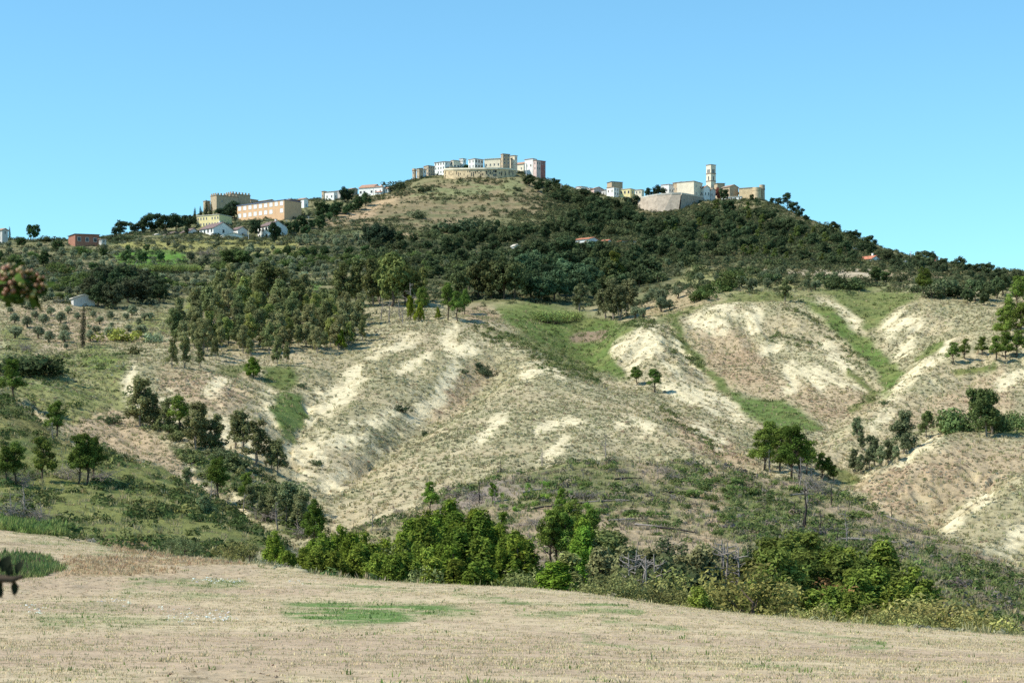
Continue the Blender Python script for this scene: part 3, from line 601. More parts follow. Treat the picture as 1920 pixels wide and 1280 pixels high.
for s in range(3):                                            # cypress
    h = 12.0; z = np.linspace(.8, 11.4, 30); cl = [((RG.normal() * .12, RG.normal() * .12, q), np.array([1, 1, 1.2]) * (.72 * math.sin(min(1, (12.2 - q) / 7) * 1.5) * min(1, .5 + q / 4) + .1)) for q in z]
    v, f, t = clump_crown(cl, 170, .28, .4, .6, .6, .6, .25); tk = wob(11, 5, .1)
    species('cypress', tube(tk, np.linspace(.2, .03, 5)), M_PALE, (v, f), t)
def bare(h, nb, spread, r0, twigs=3):
    tk = wob(h, 8, h * .10); parts = [tube(tk, np.linspace(r0, r0 * .22, 8), 5)]
    for k in range(nb):
        z = h * RG.uniform(.28, .95); a = RG.uniform(0, 6.28); L = spread * (1.15 - z / h) * RG.uniform(.6, 1.2) + .25
        b = np.array([np.interp(z, tk[:, 2], tk[:, 0]), np.interp(z, tk[:, 2], tk[:, 1]), z]); e = b + np.array([math.cos(a) * L, math.sin(a) * L, L * RG.uniform(.1, .8)])
        parts.append(tube([b, (b + e) / 2 + RG.normal(size=3) * .08 * L, e], [r0 * .35, r0 * .25, r0 * .12], 4))
        for q in range(twigs):
            s_ = b + (e - b) * RG.uniform(.3, 1); e2 = s_ + nrm(RG.normal(size=3) + [0, 0, .4]) * L * RG.uniform(.3, .6); parts.append(tube([s_, e2], [r0 * .15, r0 * .08], 3))
    return join(parts)
for s in range(5): species('dead_tree', bare(6.5, 18, 1.9, .15), M_DEAD, None, None)
for s in range(4): species('snag', bare(4.0, 3, .6, .16, 1), M_CHAR, None, None)
for s in range(3):
    species('brush', join([tube([(RG.normal() * .4, RG.normal() * .4, -.1), (RG.normal() * .8, RG.normal() * .8, .6), (RG.normal() * 1.0, RG.normal() * 1.0, RG.uniform(.9, 2.0))], [.03, .024, .012], 3) for k in range(46)]), M_DEAD, None, None)
for s in range(3):                                            # giant cane
    C, N = [], []; st_ = []
    for k in range(90):
        x, y = RG.normal(size=2) * .9; h = RG.uniform(1.6, 3.0); l = RG.normal(size=2) * .25; st_.append(tube([(x, y, -.2), (x + l[0] * .4, y + l[1] * .4, h * .6), (x + l[0], y + l[1], h)], [.022, .018, .008], 3))
        for q in range(9): z = h * RG.uniform(.25, 1.0); C.append((x + l[0] * z / h + RG.normal() * .18, y + l[1] * z / h + RG.normal() * .18, z)); N.append(nrm(np.array([RG.normal(), RG.normal(), .35])))
    C, N = np.array(C), np.array(N); v, f = leaves(C, N, .5 * np.ones(len(C)), .2); tn = np.repeat(RG.uniform(.7, 1.3, len(C)), 4)
    species('cane', join(st_), M_BARK, (v, f), np.stack([tn, tn, tn, np.ones_like(tn)], 1))
CNAME = {'brush': 'branches', 'dead_tree': 'trunk', 'snag': 'trunk', 'cane': 'stems', 'shrub': 'stem'}
PNAME = {'pine': 'pine_tree', 'tall_pine': 'pine_tree', 'eucalyptus': 'eucalyptus_tree', 'olive': 'olive_tree', 'broadleaf': 'broadleaf_tree', 'shrub': 'shrub', 'laurel': 'broadleaf_bush', 'cypress': 'cypress_tree', 'dead_tree': 'dead_tree', 'snag': 'burnt_snag', 'brush': 'dead_shrub', 'cane': 'cane_clump'}
PCAT = {'pine': 'tree', 'tall_pine': 'tree', 'eucalyptus': 'tree', 'olive': 'olive tree', 'broadleaf': 'tree', 'shrub': 'shrub', 'laurel': 'bush', 'cypress': 'cypress', 'dead_tree': 'dead tree', 'snag': 'snag', 'brush': 'dead shrub', 'cane': 'cane'}
TINT = {'pine': (.10, .14, .02), 'tall_pine': (.05, .085, .02), 'eucalyptus': (.095, .105, .048), 'olive': (.125, .145, .095), 'broadleaf': (.04, .06, .026), 'shrub': (.06, .085, .03), 'laurel': (.15, .155, .05), 'cypress': (.028, .042, .02), 'cane': (.15, .19, .06)}
RND = random.Random(3)
def plant(kind, p, h, label, group=None, tint=None, wide=1.0, lean=0, one=False):
    """one plant standing at p, h metres tall: an empty with its trunk and crown"""
    tm, cm, ph = RND.choice(PROTO[kind]); s = h / ph
    if cm is None:                                            # a bare stem is one mesh
        o_ = bpy.data.objects.new(PNAME[kind], tm); COL.objects.link(o_)
    else:
        o_ = bpy.data.objects.new(PNAME[kind], None); o_.empty_display_size = .5; COL.objects.link(o_)
        t_ = bpy.data.objects.new(CNAME.get(kind, 'trunk'), tm); COL.objects.link(t_); t_.parent = o_
        c_ = bpy.data.objects.new('leaves' if kind in ('cane', 'shrub') else 'crown', cm); COL.objects.link(c_); c_.parent = o_
        q = tint or TINT[kind]; j_ = RND.uniform(.88, 1.12) * 1.9; c_.color = (q[0] * j_ * (1.06 if 'pine' in kind else 1.0), q[1] * j_ * (.96 if 'pine' in kind else 1.0), q[2] * j_ * (.85 if 'pine' in kind else .95), 1)
    o_.location = p; o_.rotation_euler = (RND.uniform(-.03, .03) + lean * .4, RND.uniform(-.03, .03) + lean, RND.uniform(0, 6.28)); o_.scale = (s * wide, s * wide, s)
    tag(o_, label, PCAT[kind], group); return o_
def row(kind, items, label, group=None, tint=None, wide=1.0, lo=0, sink=.15):
    """items: (u, v of the foot, v of the top) in photo pixels; the foot stands on the ground seen there"""
    for it in items:
        p = spot(it[0], it[1], sink, lo); plant(kind, p, (it[1] - it[2]) / F * p.y + sink, it[3] if len(it) > 3 else label, group, tint, wide)
def inside(poly, x, y):
    r = False
    for a, b in zip(poly, poly[1:] + poly[:1]):
        if (a[1] > y) != (b[1] > y) and x < (b[0] - a[0]) * (y - a[1]) / (b[1] - a[1]) + a[0]: r = not r
    return r
def scatter(poly, n_, sp, seed=1):
    """about n_ points in a picture outline, at least sp pixels apart (half that in height)"""
    rr = random.Random(seed); P = []; x0, x1 = min(p[0] for p in poly), max(p[0] for p in poly); y0, y1 = min(p[1] for p in poly), max(p[1] for p in poly)
    for _ in range(n_ * 30):
        x, y = rr.uniform(x0, x1), rr.uniform(y0, y1)
        if inside(poly, x, y) and all(((x - a) / sp) ** 2 + ((y - b) / (sp * .5)) ** 2 > 1 for a, b in P):
            P.append((x, y))
            if len(P) >= n_: break
    return P
KEEP = ((1066, 1204, 452, 486), (950, 982, 460, 486), (1600, 1664, 492, 522), (112, 202, 450, 474), (360, 545, 444, 468), (122, 168, 566, 592), (1188, 1312, 372, 424))     # ground left open before houses and walls
def wood(poly, n_, sp, kinds, hpx, label, group, seed=1, wide=1.0, lo=0, tints=None):
    rr = random.Random(seed + 99)
    for (x, y) in scatter(poly, n_, sp, seed):
        if any(a < x < b and c < y < d for a, b, c, d in KEEP): continue
        kd = rr.choice(kinds); p = spot(x, y, .2, lo); hh = rr.uniform(*hpx) / F * p.y
        tt = tints.get(kd) if isinstance(tints, dict) else rr.choice(tints) if tints else None
        plant(kd, p, hh * (.75 if kd in ('shrub', 'olive') and len(kinds) > 1 else 1), label[kd] if isinstance(label, dict) else label, group if isinstance(group, str) else group[kd], tt, wide)
# ------------------------------------------------------------------ vegetation: where each plant stands
ORD = ['leftmost', 'second from left', 'third from left', 'fourth from left', 'fifth from left', 'sixth from left', 'seventh from left', 'eighth from left', 'ninth from left', 'tenth from left', 'eleventh from left', 'twelfth from left', 'thirteenth from left', 'fourteenth from left']
def ordered(kind, items, label, group, **kw):
    """a short row told apart by its order from the left"""
    it = sorted(items)
    for k, q in enumerate(it):
        w = 'rightmost' if k == len(it) - 1 and len(it) > 2 else ORD[k] if k < len(ORD) else None
        row(kind, [q], f'{label}, {w}' if w else label, group, **kw)
def behind(kind, items, label, group=None, tint=None, wide=1.0, number=True):
    """items: (u, v of the top, distance Y); the foot is hidden behind the crest of the field"""
    it = sorted(items)
    for k, q in enumerate(it):
        p = spot_Y(q[0], q[2], .2); h = (V0 - q[1] + (16 if kind == 'pine' else 4)) / F * q[2] - p.z
        w = 'rightmost' if k == len(it) - 1 and len(it) > 2 else ORD[k] if k < len(ORD) else None
        plant(kind, p, max(h, 1), (f'{label}, {w}' if w and number and len(it) > 1 else label), group, tint, wide)
# -- olive grove on bare soil at the left
Z6 = lambda L: [(x / 6, 560 + b / 6, 560 + t / 6) for x, b, t in L]
row('olive', Z6([(165, 285, 160), (305, 325, 190), (395, 230, 130), (485, 295, 165), (575, 190, 90), (680, 280, 140), (770, 170, 80), (165, 450, 300), (440, 450, 300), (550, 495, 355), (730, 390, 280), (720, 495, 345), (120, 170, 90), (250, 95, 10), (330, 120, 30)]),
    'round silver olive on bare soil', 'olives left of the cypress', wide=1.3)
row('olive', Z6([(880, 235, 150), (1045, 210, 130), (1120, 285, 190), (1240, 230, 130), (1420, 240, 150), (1620, 245, 150), (1700, 240, 150), (1560, 290, 210), (1000, 340, 290), (1085, 400, 300), (1010, 480, 345), (1245, 470, 310), (1255, 320, 260), (1440, 370, 285), (1585, 425, 285), (1490, 190, 60)]),
    'round grey-green olive on the slope', 'olives right of the cypress', wide=1.3)
row('olive', Z6([(745, 570, 495)]), 'very small olive sapling just left of the foot of the cypress')
row('brush', Z6([(300, 595, 480)]), 'leafless grey-purple bush on the grass below the olive grove', wide=1.0)
row('cypress', [(155, 652, 568)], 'tall narrow dark cypress with pale stem among the olives', wide=.95, tint=(.045, .045, .028))
row('shrub', Z6([(1390, 478, 335)]), 'bright yellow-green bush right of the cypress', wide=1.6, tint=(.16, .19, .05))
row('shrub', Z6([(1745, 490, 370)]), 'pale blue-green spiky bush at the edge of the eucalyptus grove', wide=1.1, tint=(.14, .18, .12))
row('shrub', Z6([(1520, 620, 510)]), 'brownish shrub on the bank beneath the olive slope', wide=1.0, tint=(.10, .10, .05))
# -- terraces of olives and dark bushes, upper left
OT = {'olive': 'silver-green olive of the upper terraces', 'shrub': 'dark bush among the olive terraces', 'broadleaf': 'dark round tree among the terraces'}
OGp = {'olive': 'olives of the upper left terraces', 'shrub': 'bushes of the upper left terraces', 'broadleaf': 'dark trees of the upper left terraces'}
wood([(-30, 462), (120, 460), (200, 470), (215, 500), (160, 515), (90, 512), (60, 530), (-30, 520)], 55, 17, ['olive', 'olive', 'shrub', 'broadleaf'], (17, 26), OT, OGp, 11, 1.15, 560)
wood([(90, 530), (170, 525), (170, 570), (95, 568)], 16, 17, ['olive', 'shrub'], (18, 26), OT, OGp, 12, 1.2, 560)
wood([(180, 500), (230, 505), (300, 522), (400, 525), (395, 545), (330, 560), (290, 550), (230, 530)], 36, 16, ['olive', 'olive', 'shrub'], (16, 24), OT, OGp, 13, 1.3, 560)
wood([(395, 505), (480, 490), (600, 500), (640, 520), (560, 530), (450, 530), (400, 525)], 48, 16, ['olive', 'olive', 'olive', 'shrub'], (18, 26), OT, OGp, 14, 1.25, 560)
wood([(470, 470), (640, 470), (700, 480), (690, 500), (560, 498), (440, 492)], 34, 17, ['olive', 'shrub', 'broadleaf'], (16, 25), OT, OGp, 15, 1.2, 700)
wood([(540, 452), (680, 450), (680, 462), (560, 465)], 26, 14, ['olive'], (12, 18), OT, OGp, 16, 1.1, 800)
wood([(690, 475), (800, 480), (900, 500), (880, 520), (760, 510), (690, 500)], 26, 17, ['olive', 'olive', 'shrub'], (16, 24), OT, OGp, 17, 1.2, 700)
row('broadleaf', [(236, 492, 468), (265, 495, 468), (240, 472, 458), (275, 472, 457), (300, 491, 470)], 'deep green fruit tree on the bright green meadow', 'trees on the bright green meadow', tint=(.05, .08, .035), lo=600)
row('olive', [(315, 463, 452), (330, 470, 454), (342, 474, 458), (358, 493, 470), (385, 496, 476), (408, 464, 452), (378, 508, 488)], 'small rounded olive beside the meadow under the white houses', 'olives by the upper meadow', lo=600, wide=1.1, tint=(.075, .085, .055))
row('brush', [(388, 480, 462)], 'grey leafless thicket on the meadow under the white houses', lo=600, wide=1.5)
row('broadleaf', [(430, 500, 466), (455, 500, 468)], 'large dark green bush at the right end of the upper meadow', 'large bushes ending the upper meadow', wide=1.4, lo=600, tint=(.045, .065, .025))
row('shrub', [(283, 526, 508)], 'vivid light green bush in the middle of the olive terraces', wide=1.3, lo=560, tint=(.11, .18, .03))
ordered('cane', [(u, 511, 494) for u in range(262, 378, 12)], 'yellow-green cane in the strip below the bright meadow', 'cane strip below the meadow', lo=600, wide=1.3)
ordered('cane', [(u, 527, 514) for u in range(205, 285, 14)], 'yellow-green cane behind the dark thicket of the left slope', 'cane behind the dark thicket', lo=560, wide=1.3)
wood([(165, 560), (180, 535), (230, 530), (300, 548), (300, 570), (250, 580), (190, 582)], 18, 17, ['broadleaf'], (34, 52), 'tree of the dark dense thicket', 'dark thicket above the olive grove', 21, 1.1, 560, [(.034, .05, .026), (.042, .05, .03)])
row('broadleaf', [(186, 545, 506)], 'tallest dark tree rising from the thicket above the olive grove', lo=560, wide=.8, tint=(.03, .045, .024))
# -- eucalyptus grove
wood([(318, 640), (350, 605), (395, 590), (430, 560), (480, 555), (520, 590), (560, 570), (620, 585), (690, 595), (680, 625), (640, 660), (590, 668), (560, 655), (470, 668), (430, 655), (390, 668), (340, 660)], 128, 13, ['eucalyptus'], (36, 74),
     'slender eucalyptus of the dense grove', 'eucalyptus grove', 31, 1.35, 420, [(.12, .13, .06), (.125, .13, .065), (.10, .12, .055), (.15, .155, .08), (.13, .15, .05)])
ordered('eucalyptus', [(505, 590, 488), (530, 590, 500), (560, 600, 520), (640, 575, 490), (668, 575, 482), (700, 575, 484), (712, 570, 480)], 'tall bushy eucalyptus at the back of the grove', 'tall trees at the back of the grove', lo=480, wide=1.35, tint=(.085, .098, .042))
ordered('broadleaf', [(735, 575, 472), (760, 572, 492), (725, 562, 478), (785, 568, 500)], 'large full crown above the right end of the grove', 'large crowns right of the grove', lo=480, tint=(.085, .10, .036), wide=.85)
ordered('tall_pine', [(793, 598, 535), (840, 600, 528), (858, 602, 545), (872, 590, 540)], 'pine with bare stem on the brown ground above the main mound', 'pines above the main mound', lo=520, tint=(.055, .095, .025))
ordered('pine', [(770, 600, 553), (785, 602, 566), (822, 598, 575)], 'bright green young pine just above the main mound', 'young pines above the main mound', lo=520)
ordered('pine', [(628, 648, 585), (640, 655, 615), (470, 600, 560)], 'vivid green pine standing out of the grey eucalyptus grove', 'green pines in the eucalyptus grove', lo=420)
ordered('eucalyptus', [(680, 640, 590), (322, 690, 632), (345, 690, 628), (375, 690, 640), (405, 675, 630), (520, 685, 628), (537, 680, 640)], 'eucalyptus standing free at the front edge of the grove', 'eucalyptus at the front of the grove', lo=420)
ordered('dead_tree', [(730, 605, 560), (750, 600, 560), (755, 606, 572), (715, 600, 560), (770, 590, 530)], 'bare grey-purple dead tree right of the eucalyptus grove', 'dead trees right of the grove', lo=500, wide=1.3)
ordered('broadleaf', [(895, 560, 492), (920, 562, 484), (945, 560, 486), (965, 560, 490), (860, 560, 506), (880, 545, 500)], 'tall dark tree with full crown behind the bare brown terrace', 'dark trees behind the brown terrace', lo=560, wide=.85, tint=(.055, .065, .03))
ordered('broadleaf', [(995, 560, 512), (1015, 566, 516), (1040, 565, 505), (1060, 560, 515), (1090, 555, 505), (1030, 540, 492), (1075, 535, 490)], 'blue-green round tree left of the green hollow', 'blue-green trees of the middle slope', lo=560, wide=1.15, tint=(.045, .075, .042))
ordered('eucalyptus', [(1086, 583, 530), (1150, 600, 520), (1165, 600, 530), (1135, 598, 540), (1175, 590, 522)], 'big grey eucalyptus at the top of the green hollow', 'eucalyptus above the green hollow', lo=540, wide=1.7, tint=(.085, .092, .05))
row('tall_pine', [(1152, 535, 470)], 'yellow-green pine rising from the middle of the wooded slope', lo=600, tint=(.09, .115, .03), wide=1.2)
ordered('olive', [(1190, 598, 572), (1205, 596, 575), (1212, 570, 550), (1238, 578, 540), (1255, 580, 560), (1270, 560, 536), (1240, 585, 556), (1222, 560, 540)], 'grey-green olive at the right of the green hollow', 'olives right of the green hollow', lo=540, tint=(.085, .105, .065), wide=1.1)
ordered('cane', [(1012, 602, 580), (1025, 606, 582), (1040, 607, 583), (1055, 605, 583), (1070, 602, 582), (1080, 598, 584)], 'pale green cane in the green hollow', 'cane patch in the green hollow', lo=520, wide=1.3)
ordered('shrub', [(1305, 565, 545), (1315, 552, 532), (1322, 560, 542), (1335, 550, 530), (1360, 540, 512), (1365, 545, 525), (1375, 530, 505)], 'dark shrub on the pale terrace above the right badlands', 'shrubs on the terrace', lo=560, wide=1.1)
ordered('olive', [(1312, 530, 510), (1345, 530, 515), (1390, 538, 515), (1410, 545, 520), (1440, 540, 520), (1455, 520, 502), (1530, 545, 525), (1430, 527, 508)], 'grey-green olive on the grassy terrace right of the wood', 'olives of the right terrace', lo=560, tint=(.085, .105, .065), wide=1.2)
row('eucalyptus', [(1472, 566, 523)], 'slim eucalyptus alone at the upper rim of the big badland face', lo=540, wide=1.5, tint=(.09, .11, .05))
row('shrub', [(1560, 540, 518), (1580, 540, 515), (1595, 542, 520)], 'dark bush of the group below the pale track', 'bushes under the track', lo=580, wide=1.4, tint=(.055, .075, .035))
row('broadleaf', [(1642, 530, 500), (1660, 530, 508)], 'dense dark green tree below the small white house', 'trees below the white house', lo=580, wide=1.2, tint=(.045, .065, .026))
row('tall_pine', [(1731, 559, 499)], 'lone pine with bare trunk on top of the right mound', lo=560, wide=1.25, tint=(.07, .095, .025))
ordered('shrub', [(1748, 560, 530), (1772, 555, 520), (1790, 558, 530), (1712, 548, 532), (1690, 528, 512)], 'dark shrub beside the lone pine of the right mound', 'shrubs by the lone pine', lo=560, wide=1.0, tint=(.05, .065, .035))
ordered('broadleaf', [(1815, 570, 540), (1828, 565, 522), (1850, 565, 528), (1845, 572, 545), (1868, 560, 520), (1880, 555, 512)], 'dark olive-green tree of the clump at the far right', 'tree clump at the far right', lo=560, wide=1.0, tint=(.05, .068, .034))
ordered('tall_pine', [(1905, 585, 515), (1895, 620, 560), (1915, 640, 565), (1885, 640, 570)], 'big bright pine at the right edge', 'pines at the right edge', lo=480, tint=(.08, .12, .03), wide=1.25)
# -- wooded belt of the upper hill
WL = {'broadleaf': 'dark tree of the upper wood', 'shrub': 'dark bush of the upper scrub', 'tall_pine': 'pine of the upper wood'}
WG = {'broadleaf': 'trees of the upper wood', 'shrub': 'bushes of the upper scrub', 'tall_pine': 'pines of the upper wood'}
WT = {'broadleaf': (.036, .052, .027), 'shrub': (.055, .07, .035), 'tall_pine': (.06, .085, .028)}
wood([(930, 455), (1050, 425), (1110, 385), (1180, 410), (1250, 430), (1320, 470), (1300, 500), (1210, 500), (1150, 450), (1060, 450)], 75, 17, ['broadleaf', 'broadleaf', 'shrub'], (20, 34), WL, WG, 41, 1.15, 700, WT)
wood([(1200, 420), (1260, 395), (1340, 398), (1430, 402), (1500, 425), (1560, 455), (1610, 490), (1560, 505), (1450, 490), (1330, 480), (1250, 450)], 120, 16, ['broadleaf', 'broadleaf', 'shrub', 'tall_pine'], (18, 30), WL, WG, 42, 1.2, 780, WT)
wood([(1000, 470), (1100, 470), (1200, 500), (1240, 530), (1180, 545), (1100, 520), (960, 500)], 42, 19, ['broadleaf', 'shrub'], (22, 40), WL, WG, 43, 1.2, 620, WT)
wood([(820, 430), (940, 425), (980, 445), (960, 470), (860, 465), (800, 450)], 26, 18, ['shrub', 'broadleaf'], (14, 26), WL, WG, 44, 1.2, 800, WT)
wood([(700, 500), (860, 490), (980, 500), (980, 540), (900, 530), (760, 520)], 26, 19, ['broadleaf', 'shrub', 'olive'], (22, 36), {**WL, 'olive': OT['olive']}, {**WG, 'olive': OGp['olive']}, 45, 1.15, 600, {**WT, 'olive': (.085, .10, .06)})
wood([(1035, 345), (1060, 360), (1110, 375), (1180, 395), (1190, 410), (1100, 392), (1020, 372), (985, 350)], 46, 13, ['shrub', 'broadleaf'], (12, 24), WL, WG, 46, 1.3, 1000, WT)
wood([(1530, 425), (1580, 440), (1640, 470), (1660, 492), (1600, 480), (1550, 452)], 24, 15, ['broadleaf', 'shrub'], (14, 26), WL, WG, 47, 1.2, 780, WT)
wood([(1650, 488), (1720, 490), (1800, 502), (1880, 520), (1925, 535), (1860, 530), (1760, 512), (1670, 505)], 46, 16, ['broadleaf', 'broadleaf', 'shrub'], (16, 28), 'dark tree along the right skyline', 'trees of the right skyline belt', 48, 1.25, 640, [(.04, .055, .03), (.05, .065, .036)])
wood([(530, 440), (590, 425), (600, 400), (650, 395), (700, 380), (690, 392), (620, 412), (600, 432), (560, 448)], 38, 13, ['broadleaf'], (18, 30), 'dark tree on the bank', 'trees right of the school', 49, 1.1, 900, [(.032, .052, .026), (.04, .065, .03)])
ordered('broadleaf', [(698, 464, 418), (712, 466, 420), (728, 464, 428)], 'large very dark tree alone below the bare hill face', 'large dark trees below the hill face', lo=800, wide=.95, tint=(.022, .034, .022))
ordered('shrub', [(785, 410, 393), (862, 440, 405), (905, 425, 408), (968, 358, 350), (800, 358, 348), (790, 360, 352), (742, 358, 340), (752, 352, 338)], 'dark shrub on the bare hill face under the town wall', 'shrubs on the hill face', lo=900, wide=1.3, tint=(.05, .065, .038))
ordered('broadleaf', [(228, 440, 412), (250, 438, 416), (268, 436, 410), (285, 436, 398), (310, 436, 402), (330, 434, 400), (352, 430, 402), (370, 424, 404), (220, 445, 425)], 'dark skyline tree left of the castle', 'skyline trees left of the castle', lo=900, wide=1.25, tint=(.03, .046, .026))
ordered('cypress', [(365, 412, 388), (376, 410, 386), (386, 408, 374), (395, 410, 378), (403, 410, 392)], 'dark cypress at the foot of the castle', 'cypresses by the castle', lo=1000, wide=1.6)
ordered('broadleaf', [(412, 412, 390), (424, 410, 382), (440, 408, 376), (432, 412, 388)], 'dark tree in front of the castle wall', 'trees before the castle wall', lo=1000, wide=1.1, tint=(.028, .044, .026))
ordered('broadleaf', [(478, 446, 410), (515, 455, 415), (520, 448, 424), (350, 440, 424)], 'dark tree among the white terrace houses', 'trees among the terrace houses', lo=850, wide=.8, tint=(.028, .045, .026))
row('broadleaf', [(62, 452, 420)], 'round dark green tree alone on the left skyline', lo=850, wide=.95, tint=(.032, .06, .022))
row('cypress', [(18, 448, 422)], 'short dark cypress on the skyline at the left edge', lo=850, wide=1.3)
row('shrub', [(u, 452 + d, 452 + d - h) for u, d, h in ((35, 0, 9), (84, 0, 10), (95, 2, 12), (108, 1, 9), (5, 2, 10), (200, 0, 9), (212, -2, 11), (225, 0, 12), (245, 0, 12))], 'low dark skyline bush', 'bushes of the left skyline', lo=800, wide=1.4, tint=(.05, .065, .035))
row('tall_pine', [(1476, 393, 360)], 'umbrella-shaped dark pine on the right shoulder of the town hill', lo=900, wide=1.5, tint=(.03, .05, .026))
ordered('broadleaf', [(1460, 386, 370), (1488, 400, 378), (1500, 408, 390), (1448, 382, 370), (1512, 414, 402)], 'dark skyline tree near the umbrella pine', 'trees near the umbrella pine', lo=900, wide=1.2, tint=(.028, .044, .026))
# -- middle ground: lone pines and gully
row('pine', [(475, 708, 667)], 'lone round green pine on the knoll left of the main mound', wide=1.75, tint=(.068, .118, .022))
ordered('tall_pine', [(1194, 722, 684), (1228, 735, 690)], 'dark flat-topped pine on the saddle right of the second ridge', 'twin pines on the saddle', wide=1.5, tint=(.045, .085, .022), lo=400)
Z1 = lambda L: [(x / 3, 640 + b / 3, 640 + t / 3) for x, b, t in L]
ordered('eucalyptus', Z1([(790, 480, 190), (870, 490, 290), (920, 500, 310), (1100, 610, 330), (1130, 590, 370), (1210, 600, 400), (1320, 600, 380), (1365, 610, 400), (1440, 690, 430), (1560, 740, 540), (1530, 720, 560)]),
        'tall grey eucalyptus in the gully left of the main mound', 'eucalyptus in the left gully', lo=330, wide=1.5, tint=(.115, .125, .06))
ordered('eucalyptus', Z1([(1550, 1000, 790), (1610, 1040, 780), (1670, 1060, 830), (1400, 940, 800), (1480, 1000, 860), (1700, 1050, 850), (1060, 830, 700), (1150, 960, 860)]),
        'spindly grey-green eucalyptus low in the left gully', 'spindly eucalyptus low in the gully', lo=255, wide=1.5, tint=(.11, .125, .065))
ordered('tall_pine', Z1([(1010, 520, 290), (1230, 900, 640), (1390, 890, 730), (75, 320, 90), (320, 540, 330)]), 'dark pine standing singly along the left gully', 'single pines along the left gully', lo=260, wide=1.2, tint=(.058, .09, .022))
ordered('pine', Z1([(1770, 1120, 880), (180, 1010, 950)]), 'bright round pine at the mouth of the gully', 'pines at the gully mouth', lo=255, wide=1.25, tint=(.062, .098, .022))
ordered('tall_pine', Z1([(30, 810, 570), (90, 810, 560), (240, 790, 530), (440, 800, 520), (490, 800, 510), (530, 780, 520)]), 'dark green pine of the group at the left edge', 'pine group at the left edge', lo=240, wide=1.15, tint=(.058, .09, .024))
ordered('shrub', Z1([(160, 195, 70), (220, 190, 85), (100, 190, 90), (250, 185, 100)]), 'large dark bush above the left pines', 'large bushes above the left pines', lo=360, wide=1.5, tint=(.045, .06, .03))
ordered('dead_tree', Z1([(140, 990, 800), (60, 990, 850), (230, 1000, 900), (1080, 780, 680), (300, 560, 450), (1190, 900, 780), (1370, 960, 850), (1440, 1000, 900), (1210, 890, 780), (1560, 1060, 900)]), 'bare grey dead tree on the left spur', 'dead trees on the left spur', lo=225, wide=1.4)
row('brush', Z1([(60, 1000, 900), (200, 1010, 920), (1500, 1010, 920), (380, 770, 680), (560, 790, 700), (120, 800, 720), (1720, 1100, 1020)]), 'dead twigs on the left spur', 'dead twigs on the left spur', lo=225, wide=1.4)
row('shrub', Z1([(1150, 960, 870), (1200, 960, 935), (1780, 700, 660)]), 'small dark bush below the pale spur', 'dark bushes below the spur', lo=255, tint=(.06, .085, .045))
row('shrub', Z1([(560, 440, 415), (640, 460, 415), (1250, 660, 600), (1300, 690, 620), (1210, 640, 590), (1350, 700, 640), (1640, 860, 780)]), 'green bush on the gully bank', 'bushes on the gully bank', lo=280, wide=1.2, tint=(.075, .095, .05))
row('shrub', [(753, 772, 757), (796, 818, 806), (906, 700, 686), (910, 706, 692), (902, 690, 678), (870, 700, 690), (133 + 432, 725, 717)], 'single dark shrub on the pale main mound', 'dark shrubs on the main mound', lo=340, wide=1.1, tint=(.045, .06, .035))
# right hand trees
Z5 = lambda L: [(1400 + x / 3.048, 640 + b / 3.048, 640 + t / 3.048) for x, b, t in L]
ordered('tall_pine', Z5([(100, 740, 480), (130, 720, 450), (190, 740, 490), (255, 790, 470), (300, 800, 480), (340, 760, 560), (430, 780, 630), (500, 800, 700), (470, 790, 650)]), 'dark green pine of the tight clump on the burnt knoll shoulder', 'pine clump on the knoll shoulder', lo=270, wide=1.25, tint=(.055, .09, .022))
ordered('tall_pine', Z5([(1175, 130, 0), (1248, 100, -20), (1345, 80, -30), (1425, 110, -40), (1480, 100, -60), (1540, 90, -70)]), 'pine of the row above the right ridge casting a shadow', 'pine row above the right ridge', lo=380, wide=1.35, tint=(.07, .115, .03))
ordered('eucalyptus', Z5([(635, 560, 425), (660, 620, 520), (620, 750, 610), (650, 750, 640), (700, 730, 600), (735, 710, 530), (760, 720, 590), (810, 700, 560), (850, 690, 590), (895, 640, 380), (915, 640, 520), (930, 620, 560)]), 'blue-grey eucalyptus of the hollow between the right ridges', 'eucalyptus of the right hollow', lo=370, wide=1.5, tint=(.095, .115, .065))
ordered('eucalyptus', Z5([(1025, 550, 390), (1370, 540, 265), (1400, 530, 280), (1325, 500, 260)]), 'eucalyptus on the grassy shelf of the right slopes', 'eucalyptus on the right shelf', lo=370, wide=1.5, tint=(.085, .115, .045))
ordered('shrub', Z5([(1130, 520, 375), (1190, 520, 370), (1230, 510, 400), (1415, 520, 400), (1460, 510, 410), (1520, 490, 390), (1570, 500, 410)]), 'full green bush on the grassy shelf of the right slopes', 'bushes on the right shelf', lo=370, wide=.85, tint=(.08, .11, .045))
row('shrub', Z5([(788, 358, 335)]), 'single dark bush on the pale right ridge', lo=370, wide=1.3, tint=(.05, .07, .035))
